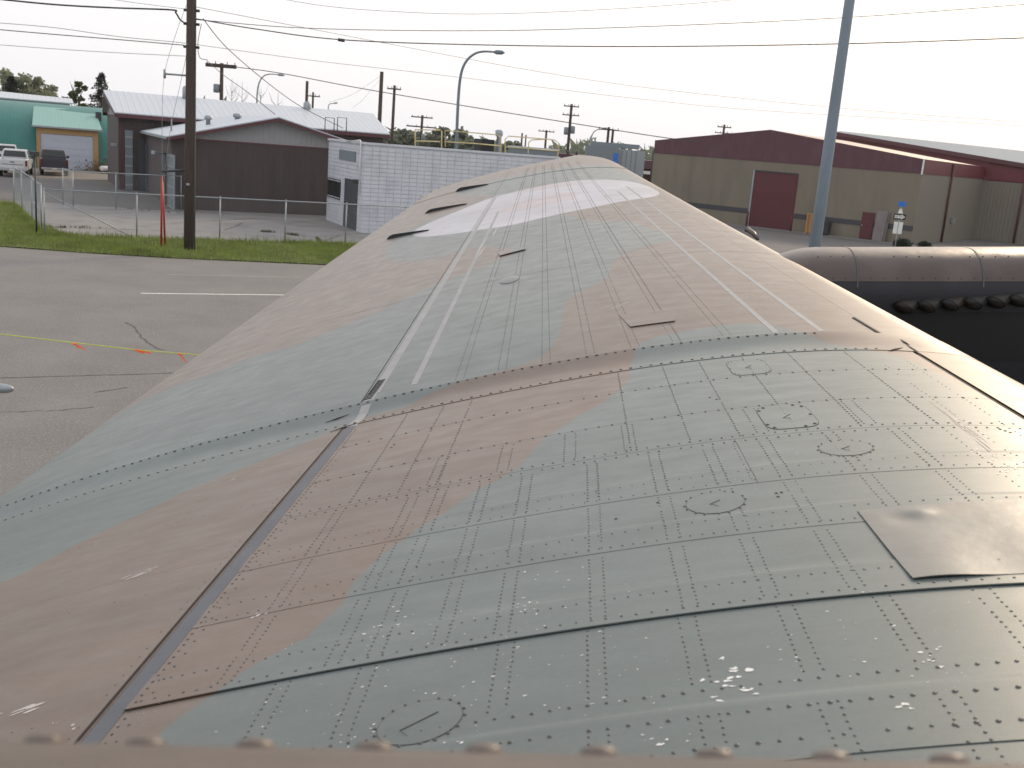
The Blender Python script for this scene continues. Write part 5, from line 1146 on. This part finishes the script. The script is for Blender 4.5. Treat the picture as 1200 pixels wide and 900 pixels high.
for px in (666, 676, 766): a = at(px, 176 + (px - 666) * .1, 129); MB().tube([(a.x, 129.5, z - .1), (a.x, 129.5, a.z)], .14, 8).build('flue', M['dark_steel'], t, True)
t = thing('pale_blue_building', 'distant pale blue building low behind the yellow roof railing', 'building', (at(625, 176, 135).x, 135, 0))
x0, x1, z = vbox(MB(), 596, 653, 172.5, 118, 1); t.location = ((x0 + x1) / 2, 118, 0); MB().wbox(x0, x1, 118, 126, 0, z).build('wall', M['grey_panel'], t); MB().wbox(x0 - .1, x1 + .1, 117.9, 126, z + .004, z + .2).build('roof_edge', M['garage'], t)
for k in range(3): MB().wbox(x0 + .6 + k * 1.8, x0 + 1.6 + k * 1.8, 117.95, 117.99, z - 1.2, z - .6).build('window', M['glass'], t)
# tank ladder frame
for k, px in enumerate((732, 736.5)):
    a = at(px, 173.5, 121); 
t = thing('steel_frame', 'small distant steel frame beside the blue grey building', 'frame', (at(735, 180, 121).x, 121, 0))
for px in (728, 732, 736.5): a = at(px, 173, 121); MB().tube([(a.x, 121, 0), (a.x, 121, a.z)], .07, 6).build('upright', M['galv'], t)
a, b = at(727, 173, 121), at(738, 173.7, 121); MB().tube([a, b], .06, 6).build('crossbar', M['galv'], t)

# ================================================================== POLES AND LIGHTS
def upole(px, py, Y, r, label, arms=(), group='utility poles beyond the buildings', cans=(), m='wood_pole'):
    top = at(px, py, Y); t = thing('utility_pole', label, 'utility pole', (top.x, Y, 0), group)
    MB().tube([(top.x, Y, 0), (top.x, Y, top.z)], [r * 1.3, r], 8).build('pole', M[m], t, True)
    for (dz, hw, th) in arms:
        o = MB().box((top.x, Y - r - .06, top.z - dz), (hw, hw * .12, 0), (0, .06, 0), (0, 0, th)).build('crossarm', M['wood_pole'], t)
        for s in (-.9, -.35, .4, .9): MB().tube([(top.x + hw * s, Y - r - .06 + hw * s * .12, top.z - dz + th), (top.x + hw * s, Y - r - .06 + hw * s * .12, top.z - dz + th + .22)], [.05, .035], 6).build('insulator', M['grey_panel'], o)
    for (dx, dz, rr, hh) in cans: MB().tube([(top.x + dx, Y - .1, top.z - dz), (top.x + dx, Y - .1, top.z - dz + .05), (top.x + dx, Y - .1, top.z - dz + hh), (top.x + dx, Y - .1, top.z - dz + hh + .06)], [rr * .8, rr, rr, rr * .7], 12).build('transformer', M['grey_panel'], t, True)
    return t
pb = Vector((*ground(222, 297), 0)); mp = at(226, -45, pb.y)
t = thing('wooden_power_pole', 'tall brown wooden power pole in the grass verge at left', 'utility pole', pb)
MB().tube([pb - Vector((0, 0, .1)), pb + Vector((0, 0, 4)), pb + Vector((0, 0, 12.5))], [.215, .195, .155], 16).build('pole', M['wood_pole'], t, True)
def onpole(z, dx=0, dy=0): return pb + Vector((dx, dy, z))
zA = at(218, 87, pb.y).z; a = at(193, 86.5, pb.y); MB().tube([onpole(a.z, -.1), a], .035, 8).build('guy_standoff', M['galv'], t, True); MB().tube([a + Vector((0, 0, -.16)), a + Vector((0, 0, .16))], .05, 8).build('standoff_cap', M['galv'], t, True)
a = at(190, 201, pb.y); MB().tube([onpole(at(218, 199, pb.y).z, -.1), a], .045, 8).build('lower_standoff', M['dark_steel'], t, True)
for z in (at(222, 12, pb.y).z, at(222, 28, pb.y).z, at(222, 55, pb.y).z): MB().tube([onpole(z, -.28), onpole(z, .30)], .05, 6).build('insulator_bracket', M['dark_steel'], t)
MB().tube([onpole(.05, .19, -.10), onpole(11, .16, -.06)], .02, 6).build('ground_wire_moulding', M['dark_steel'], t)
MB().box(onpole(2.6, .0, -.215), (.06, 0, 0), (0, .006, 0), (0, 0, .04)).build('pole_tag', M['galv'], t)
upole(260, 74, 96, .16, 'pole with a thick dark crossarm and a small transformer', [(.25, 1.35, .16)], None, [(-.42, 2.6, .28, .7)])
upole(360, 95, 112, .15, 'plain pole top rising over the warehouse ridge'); upole(367, 108, 135, .13, 'distant pole with a short crossarm right of the plain pole', [(.5, .9, .07)])
upole(447.5, 84, 100, .17, 'tall plain pole at the right end of the warehouse roof'); upole(462.5, 100, 118, .15, 'leaning crossarm pole right of the tall plain pole', [(.4, .75, .07)])
upole(495, 135, 150, .17, 'short pole crowded with three crossarms', [(.3, 1.5, .08), (1.6, 2.1, .09), (2.9, 2.0, .08)], cans=[(.3, 3.4, .3, .8)])
upole(670, 122, 140, .17, 'tall transformer pole above the wing tip', [(.3, 1.0, .07), (1.4, 1.1, .07)], cans=[(-.42, 3.9, .3, .9), (.42, 3.7, .3, .9)])
upole(640.5, 152.5, 160, .15, 'distant crossarm pole behind the railing corner', [(.2, 1.2, .07)]); upole(612, 156, 150, .12, 'thin distant pole behind the yellow railing'); upole(616.5, 158, 155, .10, 'thinnest distant pole behind the yellow railing')
upole(713.5, 149, 118, .14, 'pole with a sideways bar above the blue grey building', [(.3, 1.15, .05)]); upole(718.5, 152, 116, .13, 'pole right beside the bar topped pole')
upole(849, 146, 170, .17, 'distant crossarm pole behind the maroon roof slope', [(.4, 1.1, .08), (1.3, 1.4, .07)]); upole(766, 176, 118, .1, 'short pole stub at the left corner of the maroon warehouse', m='dark_steel')
def street_light(px, pyb, Y, pts, r, label, group=None, m='galv'):
    P_ = [at(a, b, Y) for a, b in pts]; base_ = Vector((P_[0].x, Y, 0)); t = thing('street_light', label, 'street light', base_, group)
    # smooth the bend
    Q = [base_, P_[0]] + P_[1:]; S = []
    for i in range(len(Q) - 1):
        S.append(Q[i])
    S.append(Q[-1])
    for _ in range(2):
        n_ = [S[0]]
        for a, b in zip(S[:-1], S[1:]): n_ += [a * .75 + b * .25, a * .25 + b * .75]
        S = n_ + [S[-1]]
    rr = [r * (1 - .5 * i / (len(S) - 1)) for i in range(len(S))]; MB().tube(S, rr, 10).build('pole', M[m], t, True)
    e = P_[-1]; d = (P_[-1] - P_[-2]).normalized(); MB().tube([e - d * .1, e + d * .1, e + d * .45, e + d * .62], [r * .5, r * 1.3, r * 1.2, r * .3], 10).build('lamp_head', M[m], t, True)
street_light(536, 0, 68, [(535, 165), (537, 112), (540, 85), (546, 71), (556, 62.5), (566, 60), (580, 61)], .11, 'tall curved street light rising behind the white block building', m='light_pole')
street_light(302, 0, 100, [(301, 121), (301.5, 106), (304, 95), (309, 88.5), (316, 86.5), (326, 87.5)], .09, 'smaller curved street light behind the warehouse roof')
street_light(690, 0, 135, [(692, 168), (693, 160), (696, 154), (701, 151.5), (706, 151)], .10, 'faint far street light above the blue grey building')
street_light(386, 0, 150, [(384.5, 128), (385, 123), (387, 121.5), (391, 121)], .09, 'tiny far street light at the end of the warehouse roof')
lp = at(954.5, 291, 16.5); lp = Vector((lp.x, lp.y, 0)); ltop = at(993, 0, 16.5).z
t = thing('grey_light_pole', 'thick grey steel light pole leaning across the maroon warehouse view', 'street light', lp)
MB().tube([lp, lp + Vector((0, 0, 4)), lp + Vector((0, 0, 10.5))], [.105, .092, .064], 16).build('pole', M['light_pole'], t, True); MB().tube([lp, lp + Vector((0, 0, .25))], [.16, .14], 12).build('base_cover', M['light_pole'], t, True)
MB().tube([lp + Vector((0, 0, 10.4)), lp + Vector((.5, 0, 11.2)), lp + Vector((1.6, 0, 11.5))], [.06, .05, .04], 8).build('arm', M['light_pole'], t, True); MB().box(lp + Vector((1.9, 0, 11.5)), (.35, 0, .02), (0, .13, 0), (0, 0, .06)).build('lamp_head', M['light_pole'], t)
# ================================================================== WIRES
def wire(pts, Ys, r, label, m='wire', group='overhead wires', name='power_line', extra=None):
    xs_ = [p[0] for p in pts]; S = []; K = 14
    for i in range(len(pts) - 1):
        for k in range(K): 
            f = k / K; S.append(((i + f), None))
    S.append((len(pts) - 1, None)); Q = []
    for s, _ in S:
        i = min(int(s), len(pts) - 2); f = s - i
        p0 = np.array(pts[max(i - 1, 0)]); p1 = np.array(pts[i]); p2 = np.array(pts[i + 1]); p3 = np.array(pts[min(i + 2, len(pts) - 1)])
        c = .5 * (2 * p1 + (p2 - p0) * f + (2 * p0 - 5 * p1 + 4 * p2 - p3) * f * f + (3 * p1 - 3 * p2 + p3 - p0) * f ** 3)
        Y = Ys[0] + (Ys[1] - Ys[0]) * s / (len(pts) - 1); Q.append(at(c[0], c[1], Y))
    mb = MB().tube(Q, r, 5); o = mb.build(name, M[m], None, True); return tag(o, label, 'wire', group)
PY = pb.y
wire([(230, 22), (300, 34), (400, 46.5), (560, 52.5), (760, 54.5), (1000, 51), (1240, 43)], (PY, 40), .020, 'thickest dark wire crossing the whole sky right of the wooden pole')
wire([(396, 46.3), (400, 47), (404, 47.5)], (PY + .17, PY + .2), .06, 'small dark splice sleeve on the thickest wire', name='splice_sleeve')
wire([(230, 23), (360, 33), (560, 36), (760, 31), (1000, 20), (1240, 2)], (PY, 42), .013, 'thin grey wire curving up to the right edge above the thick wire', 'wire')
wire([(235, -22), (360, 4), (470, 14), (590, 16), (760, 8), (900, -4)], (PY, 40), .009, 'faint wire sagging along the top edge of the sky', 'thin_wire')
wire([(229, 8), (360, 33), (480, 56), (620, 82), (760, 103), (1000, 128), (1240, 146)], (PY, 95), .013, 'faint wire descending from the wooden pole towards the far right', 'thin_wire')
wire([(229, 52), (360, 70), (500, 86), (640, 103), (760, 117), (900, 130), (1240, 150)], (PY, 95), .012, 'second faint wire descending below the first one', 'thin_wire')
wire([(272, 78), (330, 86), (420, 103), (520, 120), (640, 139.5), (770, 160), (820, 166)], (96, 84), .035, 'dark wire running from the crossarm pole to the maroon warehouse')
wire([(-20, -3), (60, 5), (130, 9), (200, 11.5), (206, 15), (212, 24), (221, 29)], (PY - 2, PY), .030, 'thick service cable looping into the wooden pole from the left')
wire([(-20, 25.5), (60, 32), (140, 43), (212, 50), (221, 53)], (PY - 2, PY), .011, 'upper of two thin wires left of the wooden pole', 'thin_wire')
wire([(-20, 33), (60, 40), (140, 46.5), (216, 53)], (PY - 2, PY), .016, 'lower darker of two thin wires left of the wooden pole')
wire([(-20, 51), (60, 57), (140, 62), (222, 66)], (PY - 2, PY), .010, 'lowest thin wire left of the wooden pole', 'thin_wire')
wire([(90, -8), (150, 2), (221, 11)], (PY - 2, PY), .009, 'short faint wire meeting the wooden pole at top left', 'thin_wire')
wire([(238, 22), (262, 52), (300, 86), (348, 122), (402, 150)], (PY, 56), .018, 'service wire dropping from the wooden pole to the workshop roof')
wire([(244, 72), (262, 88), (290, 108), (322, 134)], (95, 63), .025, 'wire dropping from the crossarm pole to the workshop gable')
wire([(236, 28), (232, 50), (234, 67), (243, 70)], (PY, PY + .5), .012, 'short jumper wire hanging right of the wooden pole')
wire([(219, 5), (206, 40), (193, 86), (190, 140), (190.5, 205)], (PY, PY + .3), .008, 'outer guy wire from the wooden pole over the standoff to the red guard', 'thin_wire', 'guy wires', 'guy_wire')
wire([(219, 62), (211, 100), (200, 150), (192, 210)], (PY, PY + .3), .008, 'inner guy wire from the wooden pole to the red guard', 'thin_wire', 'guy wires', 'guy_wire')
wire([(447, 88), (430, 100), (410, 112), (385, 120)], (100, 100), .012, 'faint slack wire left of the tall plain pole', 'thin_wire'); wire([(447, 92), (436, 104), (424, 118), (412, 127)], (100, 101), .010, 'second faint wire left of the tall plain pole', 'thin_wire')
# ================================================================== VEHICLES
def pickup(loc, heading, body_m, label, flip=False):
    t = thing('pickup_truck', label, 'pickup truck', loc); f = Vector((heading[0], heading[1], 0)).normalized(); s = Vector((f.y, -f.x, 0)); L0 = Vector(loc)
    def P(x, y, z): return L0 + f * x + s * y + Vector((0, 0, z))      # x from the tailgate forwards
    def hx(x0, x1, w0, w1, z0, z1, ws=None, **k):
        w2 = ws or (w0, w1); return MB().hexa([P(x0, -w0, z0), P(x0, w0, z0), P(x1, w1, z0), P(x1, -w1, z0)], [P(x0, -w2[0], z1), P(x0, w2[0], z1), P(x1, w2[1], z1), P(x1, -w2[1], z1)])
    bd = MB(); side = [(0, .55), (0, 1.22), (1.95, 1.25), (5.0, 1.12), (5.55, 1.0), (5.6, .5), (0.05, .5)]
    for sg in (-1, 1):
        a = [P(x, sg * .80, z) for x, z in side]; b = [P(x, sg * .96, z) for x, z in side]; prism(a, b) ; bd.add(a + b, [tuple(range(7)), tuple(range(13, 6, -1))] + [(i, 7 + i, 7 + (i + 1) % 7, (i + 1) % 7) for i in range(7)])
    bd.hexa([P(.05, -.8, .55), P(.05, .8, .55), P(5.5, .8, .55), P(5.5, -.8, .55)], [P(.05, -.8, .72), P(.05, .8, .72), P(5.5, .8, .72), P(5.5, -.8, .72)])
    bd.hexa([P(1.95, -.8, .72), P(1.95, .8, .72), P(5.45, .8, .72), P(5.45, -.8, .72)], [P(1.95, -.8, 1.24), P(1.95, .8, 1.24), P(5.45, .8, 1.04), P(5.45, -.8, 1.04)])
    bd.build('body', body_m, t, bevel=.03)
    cab = MB(); cab.hexa([P(2.0, -.90, 1.245), P(2.0, .90, 1.245), P(4.2, .90, 1.2), P(4.2, -.90, 1.2)], [P(2.15, -.74, 1.84), P(2.15, .74, 1.84), P(3.35, .74, 1.84), P(3.35, -.74, 1.84)]); cab.build('cab', body_m, t, bevel=.06)
    MB().hexa([P(1.985, -.76, 1.33), P(1.985, .76, 1.33), P(2.02, .76, 1.33), P(2.02, -.76, 1.33)], [P(2.105, -.66, 1.74), P(2.105, .66, 1.74), P(2.15, .66, 1.74), P(2.15, -.66, 1.74)]).build('rear_window', M['glass'], t)
    for sg in (-1, 1): MB().hexa([P(2.3, sg * .885, 1.3), P(3.9, sg * .885, 1.28), P(3.9, sg * .90, 1.28), P(2.3, sg * .90, 1.3)], [P(2.4, sg * .77, 1.75), P(3.3, sg * .77, 1.75), P(3.3, sg * .785, 1.75), P(2.4, sg * .785, 1.75)]).build('side_window', M['glass'], t)
    o = hx(-.03, .045, .79, .79, .62, 1.20).build('tailgate', body_m, t, bevel=.015); hx(-.055, -.032, .14, .14, 1.02, 1.08).build('handle', M['dark_steel'], o)
    hx(-.038, -.032, .70, .70, .86, .90).build('tailgate_crease', M['dark_steel'], o)
    hx(-.22, -.04, .90, .93, .44, .60).build('bumper', M['chrome'], t, bevel=.02)
    MB().box(P(-.235, 0, .53), s * .16, f * .006, (0, 0, .05)).build('number_plate', M['white'], t)
    for sg in (-1, 1):
        MB().box(P(-.02, sg * .885, 1.0), s * .065, f * .03, (0, 0, .20)).build('tail_lamp', M['tail_red'], t); MB().box(P(3.9, sg * 1.06, 1.28), s * .10, f * .05, (0, 0, .10)).build('mirror', M['dark_steel'], t, bevel=.02)
        for x in (1.0, 4.6):
            w_ = MB().tube([P(x, sg * .72, .38), P(x, sg * .97, .38)], .38, 20).build('wheel', M['tyre'], t); MB().tube([P(x, sg * .972, .38), P(x, sg * .985, .38)], [.22, .17], 14).build('rim', M['chrome'], w_)
    return t
q = ground(64, 206.5); pickup((q[0], q[1], .02), tuple(V), M['truck_dark'], 'dark pickup truck parked in front of the pale garage door')
q = ground(15, 208); pickup((q[0], q[1], .02), (-.40, .90), M['truck_white'], 'white pickup truck parked at the left edge beside the dark one')
q = ground(-19, 200); pickup((q[0], q[1] + 3, .02), (-.46, .88), M['truck_white'], 'white truck behind, only its roof corner showing at the left edge')
# brush and a low white drum beside the hangar
p = GP(131, 203, 0); r_ = np.random.default_rng(9); k = 2200; q = np.column_stack([r_.normal(0, 1.0, k), r_.normal(0, .8, k), np.abs(r_.normal(0, .38, k))]) + [p.x, p.y, .02]; s = r_.normal(size=(k, 2, 3)) * .09
M['brush'] = leaf('dry_brush', (.12, .085, .055)); t = thing('brush_pile', 'low reddish dry brush pile beside the green hangar', 'bush', p); o = np_mesh('twigs', np.stack([q, q + s[:, 0], q + s[:, 1]], 1).reshape(-1, 3), np.arange(3 * k).reshape(-1, 3), M['brush']); o.parent = t; o.location = -t.location
MB().tube([(p.x - .8, p.y - .3, .1), (p.x + 1.2, p.y, .9)], [.05, .02], 6).build('branch', M['bark'], t)
a, b = GP(119, 204, .45), GP(132, 204, .45); o = MB().tube([a, a * .98 + b * .02, b * .98 + a * .02, b], [.12, .22, .2, .1], 12).build('white_tube', M['white'], None, True); tag(o, 'pale white tube lying on the ground by the brush', 'tube')
# ================================================================== ROPE WITH RIBBONS, GREY TIP AT THE EDGE
rp = [(-60, 384), (0, 391.5), (90, 402), (165, 410.5), (235, 416), (345, 423)]; Q = []
for i in range(len(rp) - 1):
    for k in range(6): f = k / 6; x_, y_ = rp[i][0] + (rp[i + 1][0] - rp[i][0]) * f, rp[i][1] + (rp[i + 1][1] - rp[i][1]) * f; Q.append(at(x_, y_, 17.6 + .15 * (i + f)))
o = MB().tube(Q, .010, 6).build('barrier_rope', M['rope'], None, True); tag(o, 'yellow barrier rope stretched low over the asphalt with orange ribbons', 'rope')
for k, (px, py, dx, dz, lab) in enumerate(((87, 403, 13, 7, 'leftmost orange ribbon tied on the yellow rope'), (160, 410.5, 17, 4, 'middle orange ribbon lying flat along the yellow rope'), (211, 415, 8, 10, 'rightmost orange ribbon hanging from the yellow rope'))):
    Y = 17.6 + .15 * (1.9 + .8 * k); a = at(px, py, Y); b = at(px + dx, py + dz, Y - .03); c = at(px + dx * .5, py + dz * .75, Y + .04); n_ = Vector((0, 0, .028))
    t = thing('ribbon', lab, 'ribbon', a, 'orange ribbons on the rope'); MB().add([a - n_ * .4, a + n_ * .4, (a + b) / 2 + n_ * .8, b + n_ * .5, b - n_ * .5, (a + b) / 2 - n_ * .3], [(0, 1, 2, 5), (5, 2, 3, 4)]).build('tail', M['orange'], t)
    MB().add([a - n_ * .4, a + n_ * .3, c + n_ * .3, c - n_ * .7], [(0, 1, 2, 3)]).build('tail', M['orange'], t); MB().tube([a - Vector((.03, 0, 0)), a + Vector((.03, 0, 0))], .02, 6).build('knot', M['orange'], t)
for px, lab in ((-60, 'rope stanchion left of the photo'), (345, 'rope stanchion under the wing')):
    a = Q[0] if px < 0 else Q[-1]; o = MB().tube([(a.x, a.y, 0), (a.x, a.y, a.z + .03)], [.02, .02], 8); o.tube([(a.x, a.y, 0), (a.x, a.y, .03)], [.16, .15], 14); tag(o.build('stanchion', M['dark_steel'], None, True), lab, 'stanchion')
a = at(-40, 453, 9.5); b = at(16, 456, 9.5); d = b - a; t = thing('grey_tip', 'small smooth grey tapered tip poking in at the left edge over asphalt', 'fixture', (a.x - .3, a.y, 0))  # unidentified grey tip; its form and stand are made up
MB().tube([a, a + d * .5, a + d * .8, a + d * .92, a + d * .975, b], [.055, .055, .046, .036, .024, .004], 16).build('tip_body', M['galv'], t, True); MB().tube([(a.x - .0, a.y, 0), (a.x - .0, a.y, a.z)], .03, 8).build('stand', M['galv'], t, True)
# ================================================================== AIR
hz = bpy.data.materials.new('haze'); hz.use_nodes = True; hn = hz.node_tree; hn.nodes.clear(); ho = hn.nodes.new('ShaderNodeOutputMaterial'); hv = hn.nodes.new('ShaderNodeVolumePrincipled')
hv.inputs['Color'].default_value = (.93, .93, .95, 1); hv.inputs['Density'].default_value = .00016; hv.inputs['Anisotropy'].default_value = .3; hn.links.new(hv.outputs[0], ho.inputs['Volume'])
o = MB().wbox(-460, 460, -60, 460, -1, 17.5).build('haze', hz); tag(o, 'thin pale smoke haze in the air over the street', 'haze', kind='stuff')
